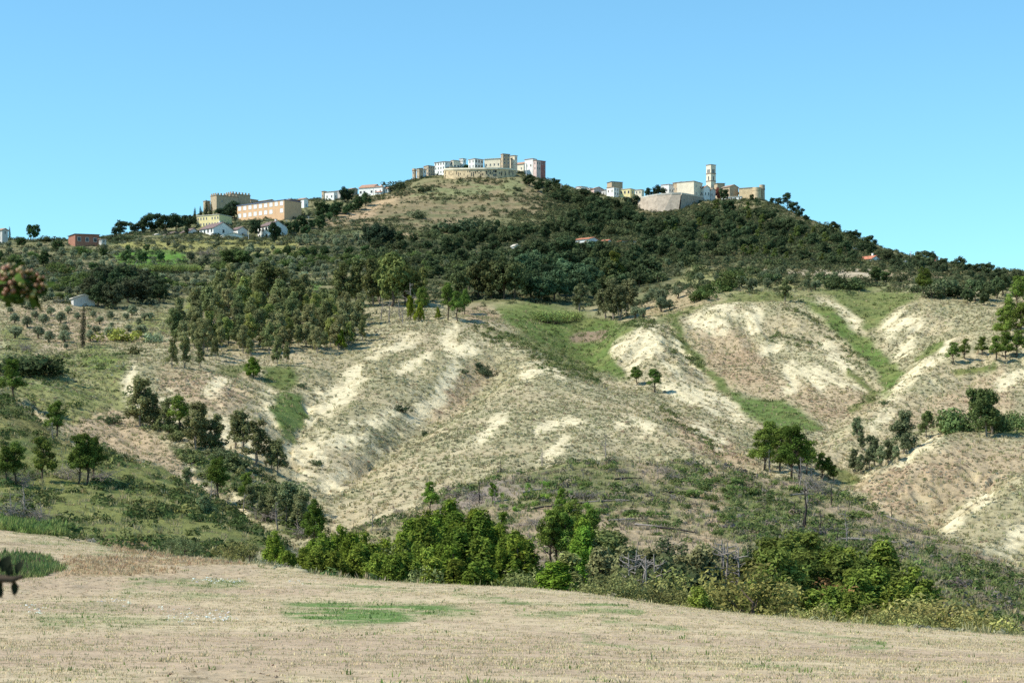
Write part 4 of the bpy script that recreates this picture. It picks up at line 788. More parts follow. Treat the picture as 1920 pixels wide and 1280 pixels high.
# -- burnt knoll
Z7 = lambda L: [(480 + x / 3, 840 + b / 3, 840 + t / 3) for x, b, t in L]
ordered('snag', Z7([(775, 340, 290), (1255, 310, 195), (1290, 165, 130), (1305, 155, 115), (1377, 140, 62), (1393, 135, 105), (1415, 135, 110), (1505, 100, 75), (550, 440, 400), (460, 500, 460), (1600, 310, 275), (1780, 240, 205), (910, 320, 290)]), 'charred pole along the left crest of the burnt knoll', 'charred poles of the left crest', lo=230, wide=1.0)
Z8 = lambda L: [(1080 + x * .4375, 860 + b * .4375, 860 + t * .4375) for x, b, t in L]
ordered('snag', Z8([(935, 235, 162), (985, 290, 120), (1093, 195, 110), (1170, 205, 160), (1180, 205, 162), (1355, 265, 200), (1118, 355, 290), (1185, 385, 345), (1225, 275, 255), (1045, 310, 215), (182, 275, 225), (122, 200, 150), (975, 290, 230), (425, 350, 315)]), 'charred trunk on the right flank of the burnt knoll', 'charred trunks of the right flank', lo=200, wide=1.0)
ordered('dead_tree', Z8([(350, 85, 10), (290, 105, 65), (1160, 365, 220), (990, 200, 70), (1385, 325, 270), (960, 120, -10), (830, 60, -40), (1010, 110, 0), (1705, 400, 360)]), 'bare grey dead tree on the burnt knoll', 'dead trees on the burnt knoll', lo=200, wide=1.2)
ordered('dead_tree', Z7([(650, 465, 335), (1205, 400, 240), (1345, 330, 230), (1385, 560, 380), (1610, 100, 20), (1540, 540, 440)]), 'leafless burnt tree on the left half of the knoll', 'burnt trees on the left half of the knoll', lo=220, wide=1.0)
row('dead_tree', [(1135, 858, 808), (1016, 872, 840), (1300, 868, 838), (1200, 870, 845)], 'thin dead tree on the top of the knoll against the pale mound', 'thin dead trees on the knoll top', lo=300)
row('brush', Z8([(60, 170, 130), (220, 285, 255), (130, 165, 140), (300, 300, 280), (1260, 320, 280), (1420, 310, 270), (1510, 370, 345), (380, 60, 20), (420, 90, 50), (1000, 120, 60), (1040, 150, 90), (1780, 440, 410), (500, 30, 0), (200, 60, 30)]), 'heap of dead grey branches', 'dead branches on the burnt knoll', lo=200, wide=1.5)
row('brush', Z7([(1240, 290, 250), (1560, 450, 380), (1480, 560, 500), (1700, 560, 500), (1850, 640, 590), (1290, 640, 580), (1140, 270, 220), (1840, 280, 230), (800, 360, 330)]), 'tangle of dead grey twigs', 'dead twigs on the left half of the knoll', lo=200, wide=1.5)
ordered('tall_pine', Z7([(985, 370, 185), (1330, 300, 190), (1720, 350, 220), (1385, 560, 350)]), 'single green pine on the burnt knoll', 'single pines on the burnt knoll', lo=220, wide=1.05, tint=(.075, .125, .024))
row('shrub', Z8([(465, 60, 35), (555, 55, 40), (560, 105, 80), (480, 95, 78), (555, 135, 108), (660, 110, 80), (690, 100, 75), (640, 140, 120), (600, 95, 75), (570, 175, 150), (590, 215, 190), (650, 260, 220), (640, 275, 240), (580, 290, 270), (600, 320, 300), (230, 245, 215), (305, 245, 220), (485, 160, 125), (470, 210, 190), (370, 285, 260), (935, 140, 108), (1235, 250, 220), (110, 235, 205), (35, 120, 90), (135, 45, 20), (350, 325, 310), (1320, 350, 320), (850, 110, 85), (700, 140, 110), (740, 150, 120)]), 'round dark green broom bush', 'broom bushes on the burnt knoll', lo=220, wide=1.3, tint=(.075, .105, .035))
wood([(1010, 910), (1100, 905), (1110, 960), (1060, 980), (960, 960), (900, 940)], 26, 14, ['shrub'], (8, 15), 'bright green seedling pine', 'seedlings on the knoll slope', 61, .8, 220, [(.12, .19, .04), (.10, .16, .04)])
# fallen logs
for k, (u, v, L, a) in enumerate(((1150, 900, 5, .2), (1080, 945, 7, .05), (1120, 938, 5, -.1), (1000, 955, 4, .1), (1140, 978, 6, .2), (1190, 985, 5, -.25), (1230, 990, 6, -.3), (1590, 1010, 9, -.15), (1650, 965, 7, -.2), (1690, 985, 8, -.3), (1560, 1012, 6, .05), (1480, 930, 5, .4), (1255, 925, 4, .3), (1090, 1000, 4, -.5), (980, 925, 4, .2))):
    p = spot(u, v, 0, 200); q = Vector((p.x + L * math.cos(a), p.y + L * math.sin(a) * 2, 0)); q.z = ground_at(U0 + q.x / q.y * F, q.y) + .25; p.z += .2
    tv, tf = tube([p, (np.array(p) + np.array(q)) / 2 + [0, 0, .1], q], [.16, .13, .08], 6); c = np.array(p); lg = mk('fallen_log', tv - c, tf, M_DEAD if k % 3 else M_CHAR, smooth=True); lg.location = p
    tag(lg, 'fallen trunk lying across the slope', 'log', 'fallen trunks on the burnt knoll')
# -- belt of trees behind the crest of the field
BP = (.078, .118, .02)
behind('pine', [(520, 1008, 205), (585, 1022, 212), (612, 1010, 218), (640, 998, 226), (655, 1012, 212), (690, 1010, 216), (718, 1022, 206), (742, 1010, 216)], 'bright green young pine at the left end of the field-edge belt', 'left pines of the field-edge belt', BP, 1.15)
behind('pine', [(770, 985, 222), (795, 968, 232), (815, 980, 224), (838, 948, 240), (858, 990, 222), (880, 968, 230), (905, 966, 226), (828, 1030, 200), (930, 1000, 214), (900, 1022, 204), (966, 1005, 208), (985, 1020, 200), (860, 1034, 196), (945, 1040, 196)], 'bright green pine in the thick middle of the field-edge belt', 'middle pines of the field-edge belt', BP, 1.25)
behind('pine', [(545, 1046, 198), (570, 1040, 200), (600, 1046, 196), (632, 1046, 196), (668, 1040, 198), (705, 1050, 194), (735, 1052, 192), (765, 1046, 194), (795, 1040, 196), (815, 1058, 190), (850, 1062, 190), (885, 1066, 188), (910, 1062, 190)], 'low bushy pine at the front of the field-edge belt', 'low front pines of the field-edge belt', (.082, .122, .024), 1.4)
behind('laurel', [(775, 1020, 206), (735, 1030, 204), (805, 1062, 188)], 'greyish round bush among the bright pines of the belt', 'greyish bushes of the belt', (.12, .14, .06), 1.1)
behind('pine', [(1042, 1066, 182)], 'wide vivid green bushy pine alone at the field edge', None, (.095, .15, .022), 1.9)
behind('tall_pine', [(1032, 958, 250), (1046, 950, 252), (1076, 938, 258), (1062, 960, 250), (1104, 955, 252)], 'open pine with bare stems at the right end of the bright pines', 'open pines right of the bright belt', (.065, .105, .024), 1.15)
behind('pine', [(1095, 985, 236), (1086, 1000, 230)], 'green conifer between the open pines and the olive-green bushes', 'conifers before the olive-green bushes', (.085, .145, .024), 1.1)
behind('laurel', [(980, 1068, 186), (998, 1072, 184), (970, 1078, 182)], 'pale olive-green bush left of the vivid bushy pine', 'pale bushes left of the vivid pine', (.13, .15, .06), 1.0)
behind('eucalyptus', [(1136, 990, 235), (1152, 1000, 230), (1120, 1010, 230), (1060, 1035, 210)], 'loose grey-green tree at the foot of the burnt knoll', 'loose trees at the foot of the knoll', (.12, .14, .055), 1.7)
behind('laurel', [(1152, 1062, 195), (1168, 1085, 182), (1140, 1090, 182)], 'dull olive-green bush left of the dead saplings', 'dull bushes left of the dead saplings', (.10, .105, .045), 1.1)
behind('cypress', [(1243, 1010, 214), (1256, 1006, 216), (1281, 1012, 214), (1307, 1022, 210), (1401, 1016, 212), (1268, 1030, 208)], 'dark pointed conifer above the olive-green bushes', 'dark pointed conifers of the belt', (.03, .048, .024), 2.0)
behind('broadleaf', [(1240, 1040, 200), (1262, 1045, 196), (1225, 1062, 190), (1330, 1040, 200)], 'dark rounded tree under the pointed conifers', 'dark rounded trees of the belt', (.05, .062, .03), .85)
behind('laurel', [(1262, 1070, 182), (1293, 1062, 184), (1305, 1100, 170), (1275, 1112, 166)], 'light olive-green bush left of the big round bush', 'light bushes left of the big round bush', (.14, .15, .055), 1.05)
behind('laurel', [(1405, 1056, 166)], 'big round olive-brown bush at the centre right of the field edge', None, (.15, .14, .05), 1.35)
behind('laurel', [(1370, 1075, 172), (1445, 1085, 170), (1465, 1130, 160)], 'olive-brown bush pressed against the big round bush', 'bushes beside the big round bush', (.13, .13, .045), 1.15)
behind('tall_pine', [(1438, 1008, 206), (1470, 1012, 204), (1509, 994, 210), (1495, 1035, 196), (1525, 1030, 198), (1480, 1050, 190)], 'dark tall pine right of the big round bush', 'dark tall pines of the belt', (.055, .08, .022), 1.4)
behind('pine', [(1570, 1035, 196), (1596, 1040, 194), (1640, 1024, 200), (1583, 1080, 180), (1612, 1085, 178), (1710, 1072, 182), (1640, 1075, 180), (1530, 1118, 168), (1596, 1120, 166), (1560, 1110, 168), (1680, 1100, 174), (1307, 1112, 164)], 'leafy green pine in the right part of the belt', 'green pines of the right belt', (.08, .118, .026), 1.5)
behind('laurel', [(1552, 1086, 178)], 'reddish-brown bush between the green pines of the right belt', None, (.17, .105, .05), .8)
behind('laurel', [(1662, 1120, 164), (1640, 1135, 160), (1700, 1128, 162), (1726, 1140, 158), (1756, 1112, 166), (1790, 1120, 162), (1805, 1128, 160), (1830, 1145, 156), (1875, 1155, 150), (1895, 1162, 148), (1850, 1165, 150), (1770, 1150, 156), (1625, 1160, 154)], 'light yellow-green big-leaved bush at the right end of the field edge', 'light bushes at the right end of the field edge', (.165, .16, .06), 1.25)
behind('dead_tree', [(1182, 1040, 190), (1192, 1035, 192), (1200, 1045, 188), (1212, 1050, 186), (1222, 1042, 190), (1345, 1015, 205), (1360, 1022, 203), (1375, 1020, 203), (1388, 1028, 200), (1000, 1040, 205), (960, 1050, 200), (1170, 1050, 188)], 'thin bare grey sapling in the gaps of the field-edge belt', 'bare saplings of the belt', None, 1.0)
behind('laurel', [(338, 1004, 199), (322, 1008, 202), (360, 1014, 197), (346, 1012, 196)], 'dark green leafy bush at the left end of the field edge', 'bushes at the left field edge', (.08, .10, .05), 1.2)
behind('laurel', [(418, 1016, 215), (450, 1018, 214), (468, 1014, 212), (432, 1034, 204)], 'pale brownish-green bush left of the first bright pine', 'pale bushes left of the first pine', (.14, .14, .055), 1.2)
behind('laurel', [(212, 1022, 210)], 'tiny pale green bush on the brown bank of the field', None, (.14, .20, .06), .8)
rb = random.Random(77)
def fill(kind, n_, u0, u1, prof, Ys, label, group, tint, wide, up=(0, 45)):
    L = []
    for k in range(n_):
        u = u0 + (u1 - u0) * (k + rb.random()) / n_; t = float(np.interp(u, [p[0] for p in prof], [p[1] for p in prof])); L.append((u, t + rb.uniform(*up), rb.uniform(*Ys)))
    behind(kind, L, label, group, tint, wide, False)
fill('pine', 34, 495, 1000, [(495, 1025), (640, 1005), (760, 985), (840, 955), (900, 968), (960, 1005), (1000, 1025)], (196, 236), 'young pine of the bright belt', 'filler pines of the bright belt', (.072, .11, .022), 1.25, (8, 60))
fill('laurel', 16, 1110, 1330, [(1110, 1060), (1330, 1090)], (165, 190), 'dull bush in the belt shade', 'dull bushes in the belt shade', (.11, .115, .048), 1.1, (0, 35))
fill('laurel', 12, 1480, 1915, [(1440, 1125), (1600, 1130), (1760, 1130), (1915, 1165)], (146, 156), 'light bush along the field edge', 'light bushes along the field edge', (.155, .155, .06), 1.15, (0, 25))
fill('pine', 14, 1440, 1740, [(1440, 1030), (1560, 1040), (1660, 1040), (1740, 1085)], (176, 205), 'deep green pine of the right belt', 'deep green pines of the right belt', (.065, .095, .026), 1.45, (5, 45))
fill('eucalyptus', 9, 1130, 1420, [(1130, 1010), (1420, 1020)], (196, 215), 'thin grey tree of the right belt', 'thin grey trees of the right belt', (.12, .12, .06), 1.2, (0, 30))
wood([(880, 510), (1000, 485), (1120, 482), (1230, 500), (1220, 545), (1110, 565), (980, 562), (890, 550)], 46, 20, ['broadleaf'], (30, 52), 'big dark tree of the middle wood', 'trees of the middle wood', 71, 1.1, 600, [(.04, .058, .03), (.05, .066, .03), (.045, .072, .04)])
wood([(700, 455), (900, 455), (960, 480), (900, 505), (760, 500), (690, 480)], 30, 19, ['broadleaf', 'shrub'], (16, 30), {'broadleaf': 'dark tree of the scrub belt', 'shrub': 'dark bush of the scrub belt'}, {'broadleaf': 'trees of the scrub belt', 'shrub': 'bushes of the scrub belt'}, 72, 1.2, 700, WT)
wood([(1230, 490), (1420, 495), (1560, 520), (1650, 525), (1620, 545), (1500, 535), (1380, 525), (1260, 525)], 30, 22, ['shrub', 'olive'], (14, 26), {'shrub': 'dark bush of the right terrace', 'olive': 'grey olive of the right terrace'}, {'shrub': 'bushes of the right terrace', 'olive': 'grey olives of the right terrace'}, 73, 1.2, 620, {'shrub': (.055, .075, .035), 'olive': (.09, .11, .065)})
wood([(250, 780), (330, 800), (450, 860), (560, 950), (600, 1000), (540, 990), (430, 920), (330, 850)], 34, 15, ['shrub'], (12, 28), 'green bush of the left gully', 'bushes of the left gully', 74, 1.1, 290, [(.06, .08, .035), (.085, .10, .045)])
print('plants', round(time.time() - T0, 1), len(bpy.data.objects))
# ------------------------------------------------------------------ low growth nobody could count: one object for each kind
def shape(name, v, f):
    o_ = mk(name, v, f, M_TUFT); me = o_.data; bpy.data.objects.remove(o_); return me
def blades(k, h, r, w, lean=.5, r2=None):
    V_, F_ = [], []
    for q in range(k):
        a = RG.uniform(0, 6.28); rr = r * math.sqrt(RG.random()); b = np.array([rr * math.cos(a), rr * math.sin(a), -.04]); hh = h * RG.uniform(.6, 1.15)
        d = np.array([math.cos(a) * lean * hh * RG.uniform(.2, 1), math.sin(a) * lean * hh * RG.uniform(.2, 1), hh]); s = nrm(np.cross(d, RG.normal(size=3))) * w * RG.uniform(.7, 1.3)
        i = len(V_); V_ += [b - s, b + s, b + d * .62 + s * .8, b + d * .62 - s * .8, b + d]; F_ += [(i, i + 1, i + 2, i + 3), (i + 3, i + 2, i + 4)]
    return np.array(V_), F_
def mound(k, r, h, size):
    d = nrm(RG.normal(size=(k, 3))); d[:, 2] = np.abs(d[:, 2]); c = d * np.array([r, r, h]) * RG.uniform(.55, 1.0, (k, 1)); return leaves(c, nrm(d + .5 * RG.normal(size=(k, 3)) + [0, 0, .3]), size * np.ones(k), .45)
SH = {'stubble': [shape('stubble tuft', *blades(9, .13, .17, .012, .6)) for _ in range(3)], 'tussock': [shape('tussock', *mound(26, .5, .45, .34)) for _ in range(4)],
      'broom': [shape('broom', *mound(48, .8, .75, .36)) for _ in range(4)], 'grass': [shape('grass tuft', *blades(12, .7, .35, .045, .55)) for _ in range(3)], 'clod': [shape('clod', *mound(14, .12, .09, .12)) for _ in range(2)]}
def grp_nodes(coll):
    g = bpy.data.node_groups.new('scatter ' + coll.name, 'GeometryNodeTree')
    g.interface.new_socket('Geometry', in_out='INPUT', socket_type='NodeSocketGeometry'); g.interface.new_socket('Geometry', in_out='OUTPUT', socket_type='NodeSocketGeometry')
    gi, go = g.nodes.new('NodeGroupInput'), g.nodes.new('NodeGroupOutput'); ip = g.nodes.new('GeometryNodeInstanceOnPoints'); ci = g.nodes.new('GeometryNodeCollectionInfo')
    ci.inputs[0].default_value = coll; ci.inputs[1].default_value = True; ci.inputs[2].default_value = True; ip.inputs['Pick Instance'].default_value = True
    def na(nm, t):
        x = g.nodes.new('GeometryNodeInputNamedAttribute'); x.data_type = t; x.inputs[0].default_value = nm; return x.outputs[0]
    e2r = g.nodes.new('FunctionNodeEulerToRotation'); L = g.links.new
    L(na('turn', 'FLOAT_VECTOR'), e2r.inputs[0]); L(e2r.outputs[0], ip.inputs['Rotation']); L(na('size', 'FLOAT_VECTOR'), ip.inputs['Scale'])
    rv = g.nodes.new('FunctionNodeRandomValue'); rv.data_type = 'INT'; rv.inputs[4].default_value = 0; rv.inputs[5].default_value = 97; L(rv.outputs[2], ip.inputs['Instance Index'])
    L(gi.outputs[0], ip.inputs['Points']); L(ci.outputs[0], ip.inputs['Instance']); L(ip.outputs[0], go.inputs[0])
    return g
GRP = {}
for kd, ms in SH.items():
    c = bpy.data.collections.new(kd + ' shapes')
    for m_ in ms: c.objects.link(bpy.data.objects.new(m_.name, m_))
    GRP[kd] = grp_nodes(c)
dU = np.gradient(UC)[None, :]; dY = np.gradient(YR)[:, None]; AREA = dU / F * YY * dY
SEEN = (VV < VMIN + 30) & (UU > -160) & (UU < 2120)
def low(name, label, cat, kd, dens, size, tints, tw, flat=.3, cap=60000):
    """dens: plants per square metre over the sheet; tints with weights tw (numbers or maps)"""
    lam = (dens * AREA * SEEN).ravel(); tot = lam.sum(); k = int(min(tot, cap))
    idx = RG.choice(len(lam), k, p=lam / tot); j, i = np.divmod(idx, NU); i = np.clip(i, 1, NU - 2); j = np.clip(j, 1, NY - 2)
    a = RG.uniform(0, 1, k); b = RG.uniform(0, 1, k)
    def bl(G): return (G[j, i] * (1 - a) + G[j, i + 1] * a) * (1 - b) + (G[j + 1, i] * (1 - a) + G[j + 1, i + 1] * a) * b
    P = np.stack([bl(XX), bl(YY), bl(ZZ) - .03], 1)
    S = size[0] + (size[1] - size[0]) * RG.random(k) ** 1.8; SZ = np.stack([S * RG.uniform(.8, 1.3, k), S * RG.uniform(.8, 1.3, k), S * RG.uniform(1 - flat, 1 + flat, k)], 1)
    Wt = np.stack([np.asarray(w)[j, i] if isinstance(w, np.ndarray) else np.full(k, w) for w in tw], 1) + 1e-6; Wt = np.cumsum(Wt / Wt.sum(1, keepdims=True), 1); pick = (RG.random(k)[:, None] > Wt).sum(1).clip(0, len(tints) - 1)
    T = np.array(tints)[pick] * 1.25 * RG.uniform(.75, 1.25, (k, 1)) * RG.uniform(.93, 1.07, (k, 3)); T = np.concatenate([T, np.ones((k, 1))], 1)
    R_ = np.stack([RG.normal(size=k) * .12, RG.normal(size=k) * .12, RG.uniform(0, 6.28, k)], 1)
    o_ = mk(name, P, [], attrs={'size': ('FLOAT_VECTOR', SZ), 'turn': ('FLOAT_VECTOR', R_), 'tint': ('FLOAT_COLOR', T)})
    md = o_.modifiers.new('scatter', 'NODES'); md.node_group = GRP[kd]; tag(o_, label, cat, kind='stuff'); return o_
MID = (1 - FIELD) * (1 - sst(610, 650, YY))
slopes = MID * (1 - KN) * (1 - SP) * (1 - np.clip(GREEN, 0, 1))
low('tussock_grass', 'grey-green tussocks dotted over the pale clay slopes', 'tussocks', 'tussock', slopes * (1 - .90 * sst(.3, .7, CLAY)) * (.6 + .8 * sst(.38, .62, mid)) * 1.1, (.22, .95), [(.31, .285, .17), (.225, .22, .13), (.13, .13, .075), (.235, .25, .19), (.26, .19, .125)], [.9 * (1 - .6 * BRF), 1.2 * (1 - .5 * BRF), .6, .8 * sst(.45, .65, big), .3 + 1.2 * BRF], cap=140000)
low('dry_grass', 'pale dry grass on the banks and terraces of the middle slopes', 'grass', 'grass', (MID * (1 - KN) * (1 - .9 * CLAY) * .35 + UP * (1 - sst(900, 1000, YY)) * .06), (.5, 1.1), [(.34, .29, .16), (.26, .25, .12), (.17, .19, .07)], [1.0, .8, 2.5 * np.clip(GREEN + LG, 0, 1)], cap=45000)
low('broom_scrub', 'dark green broom scrub on the left spur and the gully banks', 'scrub', 'broom', np.clip(SP, 0, 1) * (.03 + .36 * sst(.46, .60, SPN)) + MID * mask([(310, 835), (420, 850), (480, 890), (560, 940), (610, 985), (600, 1010), (540, 1000), (450, 960), (380, 900)], 8, Y=(290, 420)) * .25 + MID * LG * .03, (.6, 1.9), [(.06, .085, .03), (.10, .12, .042), (.16, .16, .06)], [1.2, .7, .3], cap=16000)
low('hollow_scrub', 'green scrub along the hollows between the clay mounds', 'scrub', 'broom', MID * (GREEN * .05 + .35 * mx(mask([(905, 615), (950, 640), (1010, 668), (1050, 690), (1100, 705)], 10, 14), mask([(1180, 605), (1240, 610), (1270, 640)], 6, 9), mask([(1240, 650), (1290, 668), (1310, 680)], 5, 7), mask([(1240, 765), (1300, 810), (1340, 840)], 5, 8), mask([(1480, 580), (1560, 620), (1620, 690)], 8, 10), mask([(1450, 625), (1530, 640)], 6, 9))), (.5, 1.4), [(.075, .10, .035), (.12, .14, .05)], [1, .6], cap=9000)
low('knoll_undergrowth', 'mixed green and brown undergrowth covering the burnt knoll', 'undergrowth', 'broom', MID * KN * (.05 + .30 * sst(.44, .6, mid) + .3 * mask([(1290, 880), (1420, 905), (1500, 950), (1620, 1000), (1750, 1020), (1920, 1085), (1920, 1190), (1650, 1095), (1400, 1020), (1340, 960)], 16)) * (1 - .8 * mask([(1325, 875), (1345, 960), (1335, 1010)], 8, 14)), (.4, 1.6), [(.07, .10, .034), (.12, .15, .05), (.17, .15, .10), (.13, .115, .10)], [1.2, .8, .4, .35], cap=30000)
low('knoll_grass', 'dry grass between the bushes of the burnt knoll', 'grass', 'grass', MID * KN * .7, (.5, 1.1), [(.30, .25, .145), (.20, .21, .09), (.24, .20, .16)], [1, .8, .5], cap=34000)
low('hill_scrub', 'dark scrub filling the gaps between the trees of the upper hill', 'scrub', 'broom', UP * (.02 + .035 * (1 - sst(600, 720, UU)) * (1 - sst(880, 920, YY)) + .10 * sst(.45, .62, big) + .20 * mask([(1180, 410), (1260, 392), (1430, 398), (1520, 425), (1650, 490), (1560, 505), (1400, 490), (1200, 500), (1000, 480), (900, 450), (1040, 350), (1100, 375)], 14)) * (1 - sst(1430, 1450, YY)) * np.clip(YY / 900, .5, 1) ** -1, (.9, 2.6), [(.05, .065, .033), (.085, .095, .045), (.13, .125, .06), (.12, .135, .09)], [1.2, .8, .5, .8 * (1 - sst(600, 800, UU))], cap=46000)
low('stubble', 'short dry stubble and grass covering the harvested field', 'stubble', 'stubble', FIELD * (YY > 45) * (9.0 * (1 - .85 * SOIL)) * (.5 + sst(.4, .65, fc2)), (.6, 1.35), [(.50, .42, .25), (.40, .33, .19), (.30, .255, .15), (.14, .21, .06)], [1.0, .8, .4, .06 + 6 * FG], cap=140000)
low('soil_clods', 'dark clods of earth on the ploughed strips of the field', 'clods', 'clod', FIELD * SOIL * (YY > 45) * 3.0, (.3, .95), [(.30, .23, .155), (.37, .29, .19)], [1, .6], cap=16000)
low('field_weeds', 'small green weeds dotted over the stubble field', 'weeds', 'stubble', FIELD * (YY > 45) * (.05 + .5 * FG), (.9, 2.6), [(.10, .16, .045), (.15, .20, .06)], [1, 1], cap=9000)
FW = FIELD * mx(mask([(330, 1086), (440, 1082), (450, 1094), (350, 1098)], 8), mask([(510, 1088), (590, 1090), (560, 1098)], 5), mask([(300, 1140), (440, 1146), (430, 1160), (300, 1158)], 8), mask([(150, 1115), (240, 1120), (230, 1135), (160, 1130)], 8), mask([(30, 1140), (70, 1142)], 4, 5))
low('white_flowers', 'patches of tiny white flowers in the left half of the field', 'flowers', 'clod', FW * 3.0, (.5, 1.2), [(.66, .68, .64)], [1], cap=5000)
low('bank_grass', 'rusty dry grass along the left edge of the field', 'grass', 'grass', FIELD * mask([(120, 1052), (250, 1040), (400, 1046), (470, 1058), (300, 1066), (110, 1078)], 6, Y=(120, 230)) * 3 + (YY < 235) * (YY > 180) * mask([(200, 1020), (300, 1032), (420, 1048), (470, 1056)], 4, 6, Y=(150, 240)) * 2.5, (.2, .55), [(.36, .25, .15), (.42, .33, .21)], [1, .8], cap=6000)
low('reed_edge', 'tall green grass along the upper left edge of the field', 'grass', 'grass', mask([(-60, 972), (0, 980), (60, 990), (130, 1003), (60, 1004), (0, 994), (-60, 984)], 4, Y=(195, 250)) * 8, (.8, 1.5), [(.15, .21, .06), (.20, .23, .08)], [1, .6], cap=3500)
low('dark_weeds', 'dark green weed patch at the left edge below the upper field', 'weeds', 'grass', FIELD * mask([(-60, 1044), (60, 1044), (100, 1058), (96, 1072), (20, 1080), (-60, 1082)], 4, Y=(100, 200)) * 8, (.5, 1.1), [(.11, .16, .055), (.17, .20, .075), (.16, .12, .075)], [1.2, .8, .4], cap=9000)
print('low growth', round(time.time() - T0, 1))
# ------------------------------------------------------------------ buildings of the town and the slopes
def plaster(name, c, vary=.12, scale=.35):
    m, nt, b = mat(name, .9, .15); g = nt.nodes.new('ShaderNodeTexCoord')
    n1 = noise(nt, scale, 5, g.outputs['Object'], .65); n2 = noise(nt, scale * 6, 3, g.outputs['Object'])
    k = mixc(nt, c, tuple(x * (1 - 2.2 * vary) for x in c), ramp(nt, n1, .42, .72)); k = mixc(nt, k, tuple(min(.9, x * 1.12) for x in c), ramp(nt, n2, .5, .75))
    nt.links.new(k, b.inputs['Base Color']); return m
WM = {'white': plaster('white plaster', (.84, .82, .77)), 'cream': plaster('cream plaster', (.78, .69, .53)), 'tan': plaster('tan stone', (.52, .40, .27), .16, .6), 'stone': plaster('old stone', (.47, .37, .25), .2, .7), 'grey': plaster('grey plaster', (.55, .53, .50)),
      'pink': plaster('pink plaster', (.66, .50, .45)), 'yellow': plaster('yellow plaster', (.78, .66, .34)), 'orange': plaster('orange brick', (.66, .42, .25), .08), 'brick': plaster('red brick', (.34, .165, .115), .12), 'red': plaster('red plaster', (.42, .18, .15)), 'wallstone': plaster('fortress stone', (.66, .51, .32), .2, .5), 'bastion': plaster('grey bastion stone', (.43, .36, .28), .2, .4)}
RM = {'tile': plaster('clay tiles', (.42, .25, .17), .2, .8), 'mauve': plaster('weathered brown tiles', (.20, .145, .135), .15, .8), 'blue': plaster('blue-grey metal roof', (.16, .20, .32), .1), 'brown': plaster('brown tiles', (.36, .26, .19), .2, .8), 'dark': plaster('dark slab', (.12, .11, .11), .1), 'red': plaster('new red tiles', (.50, .20, .12), .15, .8), 'pale': plaster('pale concrete', (.60, .55, .47), .1)}
M_PANE, _, pb = mat('dark window glass', .15, .5); pb.inputs['Base Color'].default_value = (.03, .032, .035, 1)
M_FRAME = plaster('pale window surround', (.62, .58, .52)); M_SHUT = plaster('white blinds', (.80, .79, .76)); M_DOOR = plaster('red painted door', (.30, .08, .07)); M_METAL = plaster('galvanised metal', (.55, .55, .54))
def box(x0, x1, y0, y1, z0, z1):
    v = [(x, y, z) for z in (z0, z1) for x, y in ((x0, y0), (x1, y0), (x1, y1), (x0, y1))]
    return np.array(v, float), np.array([(3, 2, 1, 0), (4, 5, 6, 7), (0, 1, 5, 4), (1, 2, 6, 5), (2, 3, 7, 6), (3, 0, 4, 7)])
def part(name, shp, m, parent, **kw): return mk(name, shp[0], shp[1], m, parent, **kw)
WCACHE = {}
def window(parent, face, pos, z, w, h, style='glass'):
    """a window in the left (x) or right (y) face; frame stands proud, pane sits inside it"""
    key = (round(w, 2), round(h, 2), style)
    if key not in WCACHE:
        t = min(.16, w * .14); fr = join([box(-w / 2, w / 2, -.09, .02, -.18, 0), box(-w / 2, w / 2, -.07, .02, h - t, h), box(-w / 2, -w / 2 + t, -.07, .02, 0.003, h - t - .003), box(w / 2 - t, w / 2, -.07, .02, 0.003, h - t - .003)])
        a = mk('window', fr[0], fr[1], M_FRAME); b = mk('pane', *box(-w / 2 + t + .002, w / 2 - t - .002, -.025, .015, .004, h - t - .004), M_PANE if style == 'glass' else M_SHUT if style == 'blind' else M_DOOR)
        WCACHE[key] = (a.data, b.data); bpy.data.objects.remove(a); bpy.data.objects.remove(b)
    nm = 'door' if style == 'door' else 'window'
    o_ = bpy.data.objects.new(nm, WCACHE[key][0]); COL.objects.link(o_); o_.parent = parent; q = bpy.data.objects.new('pane' if nm == 'window' else 'leaf', WCACHE[key][1]); COL.objects.link(q); q.parent = o_
    if face == 'L': o_.location = (pos, 0, z)
    else: o_.location = (0, pos, z); o_.rotation_euler = (0, 0, math.pi / 2)
